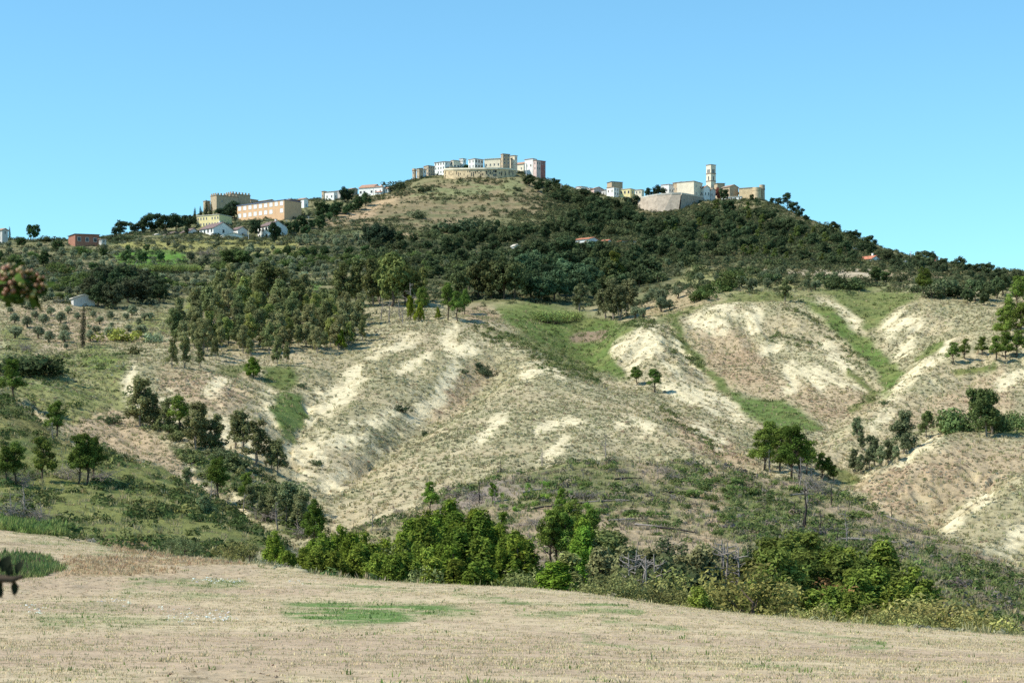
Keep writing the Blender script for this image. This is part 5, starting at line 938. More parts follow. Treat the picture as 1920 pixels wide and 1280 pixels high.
def building(name, u0, uc, u1, vb, vt, wall, roof, label, wl=(0, 0), wr=(0, 0), a=35, style='flat', cat='house', group=None, Y=None, rise=.28, lo=880, win=(1.0, 1.5), depth=None, blind=None, wstyle=('glass', 'glass'), door=None, chimney=False, zoff=0):
    """u0..uc is the face turned to the left, uc..u1 the face turned to the right, vb..vt foot and eaves"""
    p = spot(uc, vb, 0, lo) if Y is None else spot_Y(uc, Y); Y = p.y; k = Y / F; a = math.radians(a)
    L = max((uc - u0) * k / math.cos(a), 2.0); R_ = (u1 - uc) * k / math.sin(a) if u1 > uc else (depth or 7.0)
    R_ = min(R_, 26); R_ = depth or R_
    z0 = (V0 - vb) * k; H = (vb - vt) * k; zg = min(p.z, z0) - z0
    o_ = bpy.data.objects.new(name, None); COL.objects.link(o_); o_.location = ((uc - U0) * k, Y, z0); o_.rotation_euler = (0, 0, -a); tag(o_, label, cat, group)
    lowz = zg - 3.5
    if style in ('gable', 'shed'):
        rh = R_ * rise; pk = (R_ / 2 if style == 'gable' else R_); m_ = [(0, lowz), (R_, lowz), (R_, H + (0 if style == 'gable' else rh)), (0, H)]
        if style == 'gable': m_.insert(3, (R_ / 2, H + rh))
        v = [(x, y, z) for x in (-L, 0) for y, z in m_]; n_ = len(m_); f = [tuple(range(n_))[::-1], tuple(range(n_, 2 * n_))] + [(i, (i + 1) % n_, n_ + (i + 1) % n_, n_ + i) for i in range(n_)]
        part('wall', (v, f), WM[wall], o_)
        e, t = .45, .22
        for sgn in ((0, 1) if style == 'gable' else (0,)):
            ya, yb = (-e, pk) if sgn == 0 else (R_ + e, pk); za = H - e * rise * (2 if style == 'gable' else 1); zb = H + rh; s_ = rise * 2 if style == 'gable' else rise; za = H - e * (rh / (pk if sgn == 0 else R_ - pk)); 
            if style == 'shed': yb = R_ + e; zb = H + rh + e * rise
            v = [(-L - e, ya, za + .02), (e, ya, za + .02), (e, yb, zb + .02), (-L - e, yb, zb + .02)]; v += [(x, y, z + t) for x, y, z in v]
            rf = part('roof', (v, [(3, 2, 1, 0), (4, 5, 6, 7), (0, 1, 5, 4), (1, 2, 6, 5), (2, 3, 7, 6), (3, 0, 4, 7)]), RM[roof], o_)
        top = H + rh
    elif style == 'hip':
        part('wall', box(-L, 0, 0, R_, lowz, H), WM[wall], o_); e = .5; rh = min(L, R_) * rise; s_ = min(L, R_) / 2
        v = [(-L - e, -e, H + .01), (e, -e, H + .01), (e, R_ + e, H + .01), (-L - e, R_ + e, H + .01)] + ([(-L + s_, R_ / 2, H + rh), (-s_, R_ / 2, H + rh)] if L > R_ else [(-L / 2, s_, H + rh), (-L / 2, R_ - s_, H + rh)])
        f = [(3, 2, 1, 0), (0, 1, 5, 4), (2, 3, 4, 5), (1, 2, 5), (3, 0, 4)] if L > R_ else [(3, 2, 1, 0), (0, 1, 4), (1, 2, 5, 4), (2, 3, 5), (3, 0, 4, 5)]
        rf = part('roof', (v, f), RM[roof], o_); top = H + rh
    else:
        part('wall', box(-L, 0, 0, R_, lowz, H), WM[wall], o_); rf = part('roof', box(-L - .3, .3, -.3, R_ + .3, H + .003, H + .35), RM[roof], o_); top = H
        if style == 'crenel':
            for f_, n_, ln in (('L', max(2, int(L / 2.2)), L), ('R', max(2, int(R_ / 2.2)), R_)):
                for q in range(n_):
                    c = (q + .5) * ln / n_; b_ = box(-c - .5, -c + .5, -.25, .35, H + .353, H + 1.5) if f_ == 'L' else box(-.35, .25, c - .5, c + .5, H + .353, H + 1.5)
                    part('merlon', b_, WM[wall], o_)
    if chimney: part('chimney', box(-L * .4, -L * .4 + .7, R_ * .55, R_ * .55 + .7, H, top + 1.3), WM[wall], rf)
    for face, (c, r), ln, ws in (('L', wl, L, wstyle[0]), ('R', wr, R_, wstyle[1])):
        for i in range(c):
            for j in range(r):
                if RND.random() < .1: continue
                pos = (i + .5) * ln / c; w_ = min(win[0], ln / c * .62); hh = min(win[1], H / r * .58)
                window(o_, face, -pos if face == 'L' else pos, (j + .32) * H / r, w_, hh, ws)
    if door: window(o_, door[0], door[1] * (-L if door[0] == 'L' else R_), .05, 1.3, 2.2, 'door')
    return o_, L, R_, H
B = building
# hilltop town, left to right
B('stone_tower', 773, 777, 780, 338, 320, 'tan', 'brown', 'small crenellated stone tower at the left end of the hilltop town', (1, 2), (1, 2), 40, 'crenel', 'tower', lo=1200)
B('narrow_house', 781, 786, 793, 336, 316, 'tan', 'brown', 'narrow stone house with sloping roof beside the small crenellated tower', (1, 2), (1, 2), 45, 'shed', lo=1200, rise=.15)
B('white_house', 786, 793, 799, 334, 318, 'white', 'tile', 'plain white house between the narrow stone house and the tan block', (1, 1), (1, 2), 40, 'flat', lo=1200)
B('stone_house', 794, 803, 815, 330, 311, 'tan', 'brown', 'tan stone block with small windows left of the long white house', (3, 2), (3, 3), 50, 'flat', lo=1200)
B('long_white_house', 814, 834, 848, 326, 303, 'white', 'tile', 'long white house with mono-pitch roof and grey right side', (4, 3), (2, 3), 38, 'shed', lo=1200, rise=.08)
B('balcony_house', 845, 850, 862, 320, 301, 'cream', 'brown', 'house with a dark upper loggia right of the long white house', (1, 2), (2, 1), 55, 'flat', lo=1200, win=(1.7, 1.9))
B('low_house', 836, 844, 866, 322, 313, 'tan', 'pale', 'low tan house in front of the loggia house', (1, 1), (3, 1), 55, 'flat', lo=1200)
B('white_house', 861, 868, 874, 316, 298, 'white', 'brown', 'tall white house left of the dark courtyard tree', (2, 2), (1, 2), 40, 'flat', lo=1200)
B('corner_house', 878, 890, 906, 316, 298, 'white', 'brown', 'cream corner house with cornice right of the dark courtyard tree', (2, 2), (3, 2), 50, 'flat', lo=1200, win=(1.3, 1.8), Y=1372)
B('cream_palace', 908, 938, 941, 316, 297, 'cream', 'pale', 'broad cream palace with few windows over the curved wall', (4, 1), (0, 0), 20, 'shed', lo=1200, depth=12, rise=.12, Y=1372)
B('tower_house', 939, 943, 956, 316, 289, 'tan', 'brown', 'tallest square tan block of the hilltop town', (1, 3), (2, 4), 62, 'flat', lo=1200, Y=1368, win=(1.1, 1.6))
B('cream_house', 955, 965, 970, 312, 292, 'cream', 'brown', 'slim cream house just right of the tallest block', (1, 2), (1, 2), 35, 'flat', lo=1200, Y=1372)
B('gabled_house', 964, 982, 994, 322, 307, 'cream', 'tile', 'gabled cream house at the right end of the curved wall', (2, 1), (1, 1), 40, 'gable', lo=1200, rise=.25)
B('white_house', 984, 999, 1006, 318, 298, 'white', 'tile', 'white house with its right side in shade behind the gabled house', (2, 1), (2, 2), 38, 'flat', lo=1200, Y=1375)
B('red_house', 1000, 1006, 1014, 320, 301, 'pink', 'brown', 'mauve house in shade near the right end of the hilltop town', (1, 2), (2, 2), 50, 'flat', lo=1200, Y=1365)
B('red_house', 1010, 1014, 1023, 320, 302, 'red', 'tile', 'dark red house at the right end of the hilltop town', (1, 1), (2, 2), 50, 'flat', lo=1200, Y=1372)
# curved town wall with put-log holes
pts = [(832, 326, 316), (850, 329, 315.5), (880, 331, 315), (910, 332, 314.5), (935, 332, 314.5), (955, 331, 315.5), (968, 328, 317)]
wr_ = bpy.data.objects.new('town_rampart', None); COL.objects.link(wr_); yw = [1352, 1346, 1341, 1339, 1340, 1344, 1352]; wr_.location = ((900 - U0) / F * 1342, 1342, (V0 - 331) / F * 1342)
tag(wr_, 'curved tan retaining wall with rows of dark holes under the hilltop town', 'wall'); us = np.linspace(832, 968, 40); wy = np.interp(us, [p[0] for p in pts], yw); b0 = np.interp(us, [p[0] for p in pts], [p[1] for p in pts]) + 12; t0 = np.interp(us, [p[0] for p in pts], [p[2] for p in pts])
def strip(ya, yb, vt_, vb_, off):
    v, f = [], []
    for i, u in enumerate(us):
        for (dy, vv) in ((ya, vb_[i]), (ya, vt_[i]), (yb, vt_[i]), (yb, vb_[i])):
            v.append(((u - U0) / F * wy[i], wy[i] + dy, (V0 - vv) / F * wy[i]))
    for i in range(len(us) - 1):
        for k in range(4): f.append((i * 4 + k, (i + 1) * 4 + k, (i + 1) * 4 + (k + 1) % 4, i * 4 + (k + 1) % 4))
    f += [(0, 1, 2, 3), tuple(range(len(v) - 1, len(v) - 5, -1))]; return np.array(v) - np.array(wr_.location), f
part('wall_face', strip(0, 10, t0 + 3, b0, 0), WM['wallstone'], wr_); part('parapet', strip(-.5, 1.2, t0, t0 + 2.99, 0), WM['cream'], wr_)
for k in range(64):
    i = RND.randrange(1, 39); fr_ = .15 + .8 * RND.random(); u = us[i]; vv = t0[i] + 4 + fr_ * 11; y = wy[i]
    hb = box(-.35, .35, -.06, .3, -.5, .5) if u < 925 else box(-.5, .5, -.06, .3, -.75, .75); part('hole', (hb[0] + np.array(((u - U0) / F * y, y, (V0 - vv) / F * y)) - np.array(wr_.location), hb[1]), M_PANE, wr_)
row('broadleaf', [(876, 319, 303, 'dark courtyard tree rising over the curved town wall')], None, lo=1200, wide=1.3, tint=(.03, .05, .025))
# houses on the left shoulder
B('brown_house', 603, 607, 611, 374, 359, 'tan', 'brown', 'small brown house at the left end of the shoulder row', (1, 1), (1, 1), 40, 'flat', lo=1150)
B('white_house', 608, 626, 632, 375, 359, 'white', 'tile', 'broad white house of the shoulder row left of the dark tree', (2, 1), (1, 1), 30, 'shed', lo=1150, rise=.12)
B('grey_house', 626, 638, 645, 373, 358, 'grey', 'tile', 'pale grey house touching the broad white shoulder house', (1, 1), (1, 1), 40, 'flat', lo=1150)
B('tan_house', 652, 660, 670, 368, 354, 'tan', 'tile', 'tan house behind the dark shoulder tree', (1, 1), (2, 1), 45, 'gable', lo=1150, rise=.15)
B('gabled_white_house', 672, 700, 703, 366, 351, 'white', 'tile', 'large white house with low gable on the shoulder slope', (4, 1), (0, 0), 25, 'gable', lo=1150, rise=.25, depth=10, win=(1.6, 1.6))
B('white_house', 700, 717, 722, 364, 350, 'white', 'tile', 'white house with hipped roof right of the large gabled one', (2, 1), (1, 1), 30, 'hip', lo=1150, chimney=True)
B('white_house', 716, 728, 733, 361, 353, 'white', 'tile', 'small white house last of the shoulder row', (2, 1), (0, 0), 30, 'gable', lo=1150, rise=.25)
B('outbuilding', 703, 714, 717, 365, 360, 'white', 'red', 'little shed with red roof before the shoulder houses', (1, 1), (0, 0), 25, 'shed', lo=1150, depth=4, cat='shed', rise=.25)
ordered('broadleaf', [(647, 380, 349), (655, 380, 353)], 'dark tree in front of the shoulder houses', 'trees before the shoulder houses', lo=1000, wide=.9, tint=(.026, .042, .026))
# castle, school, terraces
B('castle', 392, 406, 424, 402, 366, 'stone', 'brown', 'massive square stone castle keep with battlements above the cypresses', (0, 0), (2, 2), 52, 'crenel', 'castle', lo=1100, depth=16, win=(.8, 1.4), Y=1262)
B('castle_wing', 420, 434, 452, 398, 363.5, 'stone', 'brown', 'right wing of the castle with a clear row of battlements', (0, 0), (2, 1), 52, 'crenel', 'castle', lo=1100, depth=14, Y=1275)
B('castle_annex', 380, 386, 393, 400, 377, 'stone', 'brown', 'low stone annex at the left of the castle keep', (0, 0), (1, 1), 50, 'flat', 'castle', lo=1100, Y=1270)
B('tan_house', 456, 470, 482, 386, 374, 'tan', 'brown', 'tan house with flat roof behind the school', (2, 1), (2, 1), 40, 'flat', lo=1100, Y=1290)
B('tan_house', 480, 500, 516, 388, 376, 'tan', 'brown', 'tan house with low brown gable behind the school', (2, 1), (2, 1), 40, 'gable', lo=1100, Y=1290, rise=.12)
B('school', 433, 533, 560, 402, 375, 'orange', 'blue', 'long two-storey orange school with white blinds and blue-grey roof edge', (9, 2), (0, 0), 40, 'flat', 'school', Y=1165, depth=14, win=(2.9, 2.7), wstyle=('blind', 'glass'))
B('red_annex', 534, 545, 562, 392, 374, 'brick', 'brown', 'dark red brick block at the right end of the school', (1, 1), (1, 1), 45, 'flat', 'building', Y=1182)
B('white_house', 558, 570, 577, 392, 373, 'white', 'tile', 'white house with tiled roof right of the school', (2, 1), (1, 1), 40, 'gable', Y=1250, rise=.2)
B('yellow_building', 365, 411, 433, 424, 402.5, 'yellow', 'pale', 'pale yellow two-storey building below the castle', (8, 2), (2, 1), 28, 'flat', 'building', lo=1000, depth=12, Y=1125, win=(.9, 1.3))
B('terrace_house', 369, 400, 433, 449, 427, 'white', 'mauve', 'white terrace house with brown roof and shaded gable under the yellow building', (4, 2), (1, 2), 45, 'gable', lo=900, rise=.26, win=(1.5, 1.9), Y=1050, chimney=True)
B('terrace_house', 432, 446, 462, 446, 430, 'white', 'mauve', 'white terrace house half hidden between the two large gabled ones', (2, 1), (1, 1), 45, 'gable', lo=900, rise=.26, Y=1060)
B('terrace_house', 480, 503, 536, 448, 423, 'white', 'mauve', 'right white terrace house with brown roof behind the dark tree', (3, 2), (1, 2), 48, 'gable', lo=900, rise=.24, win=(1.5, 1.9), Y=1055, chimney=True)
B('cottage', 408, 420, 460, 450.5, 441, 'white', 'pale', 'low white cottage with pale roof in front of the terrace houses', (1, 1), (5, 1), 62, 'gable', lo=900, rise=.14, Y=1036, depth=11, wstyle=('glass', 'door'))
B('terrace_house', 336, 352, 372, 446, 435, 'white', 'mauve', 'leftmost white terrace house mostly hidden by its mauve roof', (2, 1), (1, 1), 45, 'gable', lo=900, rise=.28, Y=1062)
B('terrace_house', 300, 318, 338, 446, 440, 'grey', 'mauve', 'low house whose brown roof barely shows left of the terrace', (1, 1), (0, 0), 45, 'gable', lo=900, rise=.24, Y=1062)
B('low_house', 276, 290, 302, 446, 441, 'white', 'pale', 'low pale building at the left end of the terrace row', (1, 1), (1, 1), 45, 'gable', lo=900, rise=.2, Y=1060)
B('brick_house', 120, 141, 186, 457, 439, 'brick', 'dark', 'unfinished red brick house with flat overhanging roof on the left skyline', (1, 1), (3, 1), 60, 'shed', lo=880, rise=.03, Y=960, depth=12, win=(1.8, 2.0))
B('garage', 184, 190, 198, 457, 448, 'grey', 'brown', 'small grey annex beside the unfinished brick house', (1, 1), (1, 1), 50, 'shed', lo=880, rise=.08, Y=962, cat='annex')
B('edge_house', -20, 4, 12, 452, 431, 'grey', 'tile', 'pale house cut by the left edge on the skyline', (2, 2), (1, 2), 35, 'gable', lo=880, rise=.22, Y=950)
B('stone_hut', 130, 138, 158, 571, 559, 'grey', 'pale', 'small whitewashed hut among the dark thicket above the olive grove', (0, 0), (0, 0), 60, 'gable', lo=560, rise=.18, cat='hut', Y=630, depth=7)
# saddle between the two hilltops
B('white_house', 1080, 1090, 1102, 362, 350, 'white', 'tile', 'white house leftmost in the saddle between the two hilltops', (2, 1), (2, 1), 45, 'flat', lo=1300, Y=1440)
B('white_house', 1100, 1106, 1112, 366, 353, 'white', 'brown', 'small white house left of the pink gabled one in the saddle', (1, 1), (1, 1), 45, 'flat', lo=1300, Y=1430)
B('pink_house', 1108, 1114, 1132, 368, 354, 'pink', 'tile', 'pink gabled house in the saddle', (1, 1), (1, 1), 62, 'gable', lo=1300, Y=1425, rise=.2)
B('tan_block', 1139, 1147, 1168, 364, 341, 'tan', 'dark', 'tall windowless tan block standing above the saddle', (1, 1), (0, 0), 65, 'flat', cat='building', lo=1300, Y=1445)
B('white_tall_house', 1138, 1151, 1161, 375, 351, 'white', 'brown', 'tall white house with blue-grey shaded side before the tan block', (2, 2), (2, 3), 45, 'flat', lo=1250, Y=1405)
B('yellow_house', 1162, 1182, 1191, 378, 354, 'yellow', 'pale', 'yellow house with balcony windows in the saddle', (3, 2), (1, 2), 32, 'flat', lo=1250, Y=1405, win=(1.4, 2.0))
B('cream_house', 1191, 1203, 1208, 374, 356, 'cream', 'tile', 'cream house left of the great bastion', (2, 2), (0, 0), 30, 'flat', lo=1250, Y=1400)
B('white_house', 1128, 1136, 1143, 368, 356, 'grey', 'brown', 'low pale house between the pink and the tall white ones', (1, 1), (1, 1), 45, 'shed', lo=1300, Y=1420, rise=.1)
# right hilltop
def prism(name, top, bot, m, label, cat='wall', depth=14, names='wall_face', lip='pale'):
    """a battered wall through (u, v, Y) points: top line, bottom line pushed towards the viewer"""
    n_ = len(top); o_ = bpy.data.objects.new(name, None); COL.objects.link(o_); q = lambda u, v, y: Vector(((u - U0) / F * y, y, (V0 - v) / F * y)); o_.location = q(*bot[n_ // 2])
    rows_ = [[q(*b) + Vector((0, 0, -4)) for b in bot], [q(*t) for t in top], [q(*t) + Vector((0, depth, 0)) for t in top], [q(*b) + Vector((0, depth + 6, -4)) for b in bot]]
    v = [x - o_.location for r in rows_ for x in r]; f = []
    for r in range(4):
        for i in range(n_ - 1): f.append((r * n_ + i, r * n_ + i + 1, ((r + 1) % 4) * n_ + i + 1, ((r + 1) % 4) * n_ + i))
    f += [(0, n_, 2 * n_, 3 * n_), (n_ - 1, 4 * n_ - 1, 3 * n_ - 1, 2 * n_ - 1)]; part(names, ([tuple(x) for x in v], f), m, o_)
    v2 = []; f2 = []
    for t in top:
        c = q(*t) - o_.location; v2 += [tuple(c + Vector(d)) for d in ((0, -.35, -.15), (0, -.35, .9), (0, .5, .9), (0, .5, -.15))]
    for i in range(n_ - 1):
        for k in range(4): f2.append((i * 4 + k, (i + 1) * 4 + k, (i + 1) * 4 + (k + 1) % 4, i * 4 + (k + 1) % 4))
    f2 += [(0, 1, 2, 3), (4 * n_ - 1, 4 * n_ - 2, 4 * n_ - 3, 4 * n_ - 4)]; part('coping', (v2, f2), RM[lip], o_); tag(o_, label, cat); return o_
prism('bastion', [(1197, 372, 1340), (1205, 371, 1336), (1215, 369, 1330), (1232, 366, 1325), (1260, 364, 1322), (1277, 363.5, 1322)], [(1193, 402, 1330), (1203, 402, 1325), (1215, 404, 1318), (1235, 405, 1312), (1262, 398, 1314), (1272, 386, 1316)], WM['bastion'], 'huge sloping grey-tan stone bastion left of the bell tower', depth=20)
prism('terrace_rampart', [(1278, 364, 1323), (1292, 366, 1332), (1309, 369, 1345), (1318, 370, 1350)], [(1275, 388, 1318), (1292, 386, 1328), (1309, 382, 1342), (1318, 380, 1348)], WM['bastion'], 'shaded grey retaining wall running right from the great bastion', depth=14)
B('white_house', 1240, 1254, 1264, 364, 346, 'white', 'tile', 'white house peeping over the bastion trees', (2, 1), (2, 1), 40, 'flat', Y=1350, lo=1250)
B('tan_house', 1262, 1272, 1284, 362, 342, 'tan', 'tile', 'tan house with tiled roof above the bastion', (2, 1), (2, 1), 45, 'gable', Y=1370, lo=1250, rise=.1)
B('cream_block', 1271, 1301, 1316, 368, 340, 'cream', 'brown', 'big blank cream wall of the house over the terrace wall', (0, 0), (2, 2), 32, 'flat', Y=1345, lo=1250, depth=13)
B('white_gabled_house', 1314, 1320, 1332, 372, 352, 'white', 'tile', 'white gabled house below the bell tower', (1, 1), (2, 1), 60, 'gable', Y=1352, lo=1250, rise=.3, win=(1.0, 2.0))
B('grey_house', 1329, 1333, 1342, 372, 356, 'grey', 'brown', 'small shaded gabled house right of the white gabled one', (1, 1), (2, 1), 60, 'gable', Y=1354, lo=1250, rise=.3)
bt, bL, bR, bH = B('bell_tower', 1325, 1333, 1343, 378, 309, 'cream', 'brown', 'tall square cream bell tower with paired openings on the right hilltop', a=50, style='flat', cat='bell tower', Y=1385, lo=1250)
kk = 1385 / F
for zt in (325.5, 339.5): part('string_course', box(-bL - .22, .22, -.22, bR + .22, (378 - zt) * kk, (378 - zt) * kk + .5), RM['brown'], bt)
for zt, hh in ((325, 2.7), (338.5, 2.9)):
    for q in ((-.36, -.64) if zt < 330 else (-.5,)): window(bt, 'L', bL * q, (378 - zt) * kk + .4, 1.15, hh)
    for q in ((.36, .62) if zt < 330 else (.5,)): window(bt, 'R', bR * q, (378 - zt) * kk + .4, 1.3, hh)
B('church', 1340, 1345, 1360, 372, 344, 'tan', 'brown', 'tan church nave with sloping roof touching the bell tower', (1, 1), (2, 1), 60, 'shed', 'church', Y=1378, lo=1250, rise=.06)
B('church_hall', 1355, 1368, 1386, 372, 350, 'tan', 'brown', 'tan gabled hall right of the church nave', (2, 2), (2, 1), 52, 'gable', 'church', Y=1362, lo=1250, rise=.2)
B('fort', 1387, 1413, 1418, 374, 352, 'wallstone', 'brown', 'square stone fort wall at the right end of the town', (0, 0), (0, 0), 25, 'flat', 'fort', Y=1358, lo=1250, depth=10)
def round_tower(u, r, vb, vt, Y, m, label, band=True):
    k = Y / F; o_ = bpy.data.objects.new('round_tower', None); COL.objects.link(o_); o_.location = ((u - U0) * k, Y, (V0 - vb) * k); tag(o_, label, 'tower'); H = (vb - vt) * k; R_ = r * k
    v, f = tube([(0, 0, -4), (0, 0, 0), (0, 0, H * .72), (0, 0, H * .74), (0, 0, H)], [R_ * 1.12, R_ * 1.06, R_, R_ * 1.04, R_ * 1.06], 20); part('wall', (v, [tuple(x) for x in f] + [tuple(range(len(v) - 20, len(v)))]), WM[m], o_)
    if band: v, f = tube([(0, 0, H * .70), (0, 0, H * .76)], [R_ * 1.15, R_ * 1.15], 20); part('band', (v, [tuple(x) for x in f] + [tuple(range(19, -1, -1)), tuple(range(20, 40))]), RM['brown'], o_)
    return o_
round_tower(1419, 8, 376, 352, 1350, 'wallstone', 'broad round stone tower of the fort', False)
round_tower(1429, 5, 377, 347, 1352, 'stone', 'slim round turret with banded top at the far right of the fort')
o_ = B('parapet', 1354, 1390, 1412, 376, 368.5, 'white', 'pale', 'low white wall with dark openings below the fort', (5, 1), (0, 0), 20, 'flat', 'wall', Y=1338, lo=1250, depth=2)[0]
ordered('broadleaf', [(1357, 378, 352), (1377, 374, 351), (1410, 378, 364), (1418, 382, 370)], 'dark tree before the church and fort', 'trees before the church', lo=1200, wide=.85, tint=(.04, .055, .028))
row('broadleaf', [(1346, 375, 350)], 'reddish-leaved tree under the bell tower', lo=1200, wide=.8, tint=(.16, .05, .05))
for u, vb, vt, Y in ((1185, 398, 365, 1340), (1216, 371, 352, 1345), (1232, 369, 346, 1348), (1243, 368, 350, 1345)):
    p = spot_Y(u, Y); plant('broadleaf', Vector((p.x, Y, (V0 - vb) / F * Y)), (vb - vt) / F * Y, {1185: 'tall dark tree in the gap left of the great bastion', 1216: 'dark tree on top of the bastion at its left end', 1232: 'highest dark tree on top of the bastion', 1243: 'dark tree on top of the bastion at the right'}[u], 'trees of the bastion', (.026, .042, .026), 1.15)
# scattered houses lower down
B('farm_shed', 1078, 1104, 1124, 459, 448, 'white', 'red', 'long white farm shed with red door in the middle of the wood', (0, 0), (1, 1), 35, 'gable', cat='shed', Y=962, rise=.12, depth=10, door=('L', .2))
B('farm_shed', 1128, 1140, 1148, 460, 451, 'white', 'red', 'small white shed right of the long farm shed', (1, 1), (0, 0), 35, 'gable', cat='shed', Y=965, rise=.15)
B('farm_shed', 1157, 1165, 1198, 461, 452, 'white', 'red', 'white and red shed at the right of the farm', (0, 0), (3, 1), 60, 'shed', cat='shed', Y=960, rise=.05, depth=12, wstyle=('glass', 'door'))
B('hut', 959, 966, 974, 469, 461, 'white', 'pale', 'tiny white gabled hut in the scrub left of the farm', (0, 0), (1, 1), 50, 'gable', cat='hut', Y=950, rise=.3)
B('hill_house', 1614, 1634, 1655, 501, 485, 'white', 'red', 'white house with red roof on the right slope', (2, 1), (2, 2), 45, 'gable', Y=850, rise=.22, lo=700, chimney=True)
B('hut', 1607, 1614, 1620, 494, 487, 'cream', 'tile', 'small lean-to left of the red-roofed house', (0, 0), (1, 1), 45, 'shed', cat='shed', Y=855, rise=.15)
B('hut', 1748, 1754, 1761, 491, 481, 'brick', 'pale', 'small reddish house on the right skyline', (1, 1), (1, 1), 45, 'hip', Y=905, rise=.3)
B('hut', 1505, 1514, 1522, 480, 473, 'grey', 'pale', 'pale hut half buried in the right wood', (0, 0), (1, 1), 45, 'flat', cat='hut', Y=905)
B('hut', 1594, 1606, 1614, 470, 463, 'white', 'pale', 'pale concrete shed above the red-roofed house', (1, 1), (0, 0), 35, 'shed', cat='shed', Y=960, rise=.12)
def pole(name, u, vb, vt, label, lo=700, r=.14, lamp=False):
    p = spot(u, vb, .3, lo); h = (vb - vt) / F * p.y + .3; v, f = tube([(0, 0, 0), (0, 0, h * .5), (0, 0, h)], [r, r * .9, r * .75], 8); o_ = bpy.data.objects.new(name, None); COL.objects.link(o_); o_.location = p; tag(o_, label, 'pole')
    part('post', (v, [tuple(x) for x in f] + [tuple(range(16, 24))]), M_METAL, o_)
    if lamp: part('lamp_head', box(-.9, .25, -.15, .15, h - .05, h + .14), M_METAL, o_)
    else: part('cross_arm', box(-.8, .8, -.08, .08, h - .5, h - .34), M_METAL, o_)
pole('lamp_post', 987, 332, 307, 'pale lamp post before the gabled house of the hilltop town', 1200, .3, True)
pole('lamp_post', 1052, 368, 345, 'pale lamp post on the right slope of the summit', 1100, .22, True)
pole('utility_pole', 1708, 485, 471, 'pale utility pole on the skyline right of the red-roofed house', 640, .22); pole('utility_pole', 1698, 504, 488, 'pale utility pole in the field below the right skyline', 640, .22)
pole('utility_pole', 1728, 487, 478, 'short utility pole left of the small reddish skyline house', 640, .18); pole('utility_pole', 1737, 488, 477, 'utility pole nearest the small reddish skyline house', 640, .2)
pole('lamp_post', 466, 450, 434, 'lamp post between the terrace houses', 880, .14, True); pole('lamp_post', 538, 440, 414, 'lamp post right of the terrace houses', 880, .14, True); pole('lamp_post', 579, 425, 406, 'lamp post on the bank right of the school', 880, .14, True)
# ------------------------------------------------------------------ out-of-focus branch close to the camera, rooted outside the frame
def nearp(u, v, Y): return Vector(((u - U0) / F * Y, Y, (V0 - v) / F * Y))
M_BERRY, bnt, bb = mat('ripening berries', .35, .5); g = bnt.nodes.new('ShaderNodeObjectInfo')
cr = bnt.nodes.new('ShaderNodeValToRGB'); cr.color_ramp.elements[0].color = (.24, .07, .035, 1); cr.color_ramp.elements[1].color = (.30, .27, .08, 1); e_ = cr.color_ramp.elements.new(.5); e_.color = (.34, .17, .08, 1); bnt.links.new(g.outputs['Random'], cr.inputs[0]); bnt.links.new(cr.outputs[0], bb.inputs['Base Color'])
M_NLEAF = bark_mat('glossy green leaf', (.03, .055, .01), (.10, .17, .025)); M_DLEAF = bark_mat('dark leaf', (.012, .016, .008), (.025, .03, .015))
def ball(r, seg=10, ring=6):
    v = [(0, 0, r)] + [(r * math.sin(math.pi * i / ring) * math.cos(2 * math.pi * k / seg), r * math.sin(math.pi * i / ring) * math.sin(2 * math.pi * k / seg), r * 1.12 * math.cos(math.pi * i / ring)) for i in range(1, ring) for k in range(seg)] + [(0, 0, -r)]
    f = [(0, 1 + k, 1 + (k + 1) % seg) for k in range(seg)] + [(1 + i * seg + k, 1 + (i + 1) * seg + k, 1 + (i + 1) * seg + (k + 1) % seg, 1 + i * seg + (k + 1) % seg) for i in range(ring - 2) for k in range(seg)] + [(len(v) - 1, 1 + (ring - 2) * seg + (k + 1) % seg, 1 + (ring - 2) * seg + k) for k in range(seg)]
    return v, f
def leafshape(l, w):
    v, f = [], []; n_ = 7
    for i in range(n_):
        t = i / (n_ - 1); ww = w * math.sin(math.pi * min(1, t * .95 + .04)) ** .8; z = .18 * l * math.sin(math.pi * t * .9)
        v += [(-ww / 2, t * l, z + .12 * ww), (0, t * l, z), (ww / 2, t * l, z + .12 * ww)]
    for i in range(n_ - 1): f += [(i * 3, i * 3 + 1, i * 3 + 4, i * 3 + 3), (i * 3 + 1, i * 3 + 2, i * 3 + 5, i * 3 + 4)]
    return v, f
def branch(name, label, tip, stem_pts, Y):
    o_ = bpy.data.objects.new(name, None); COL.objects.link(o_); o_.location = stem_pts[0]; tag(o_, label, 'branch'); v, f = tube([Vector(p) - o_.location for p in stem_pts], np.linspace(.012, .0022, len(stem_pts)), 7); part('stem', (v, f), M_BARK, o_, smooth=True); return o_
YB = 2.3; c0 = nearp(-60, 545, YB)
br = branch('berry_branch', 'blurred branch tip with reddish and yellow-green berries at the left edge', None, [Vector((-1.95, 5.3, -2.0)), Vector((-1.9, 4.2, -.9)), Vector((-1.5, 3.2, -.1)), Vector((-1.0, 2.5, .16)), c0, nearp(30, 530, YB)], YB)
bm_, lm_ = None, None; rr = random.Random(5)
def clone(nm, me, parent, loc, rot, s): 
    q = bpy.data.objects.new(nm, me); COL.objects.link(q); q.parent = parent; q.location = loc - parent.location; q.rotation_euler = rot; q.scale = (s, s, s); return q
t_ = part('berry', ball(.0031), M_BERRY, br, smooth=True); bm_ = t_.data; t_.location = nearp(6, 512, YB) - br.location
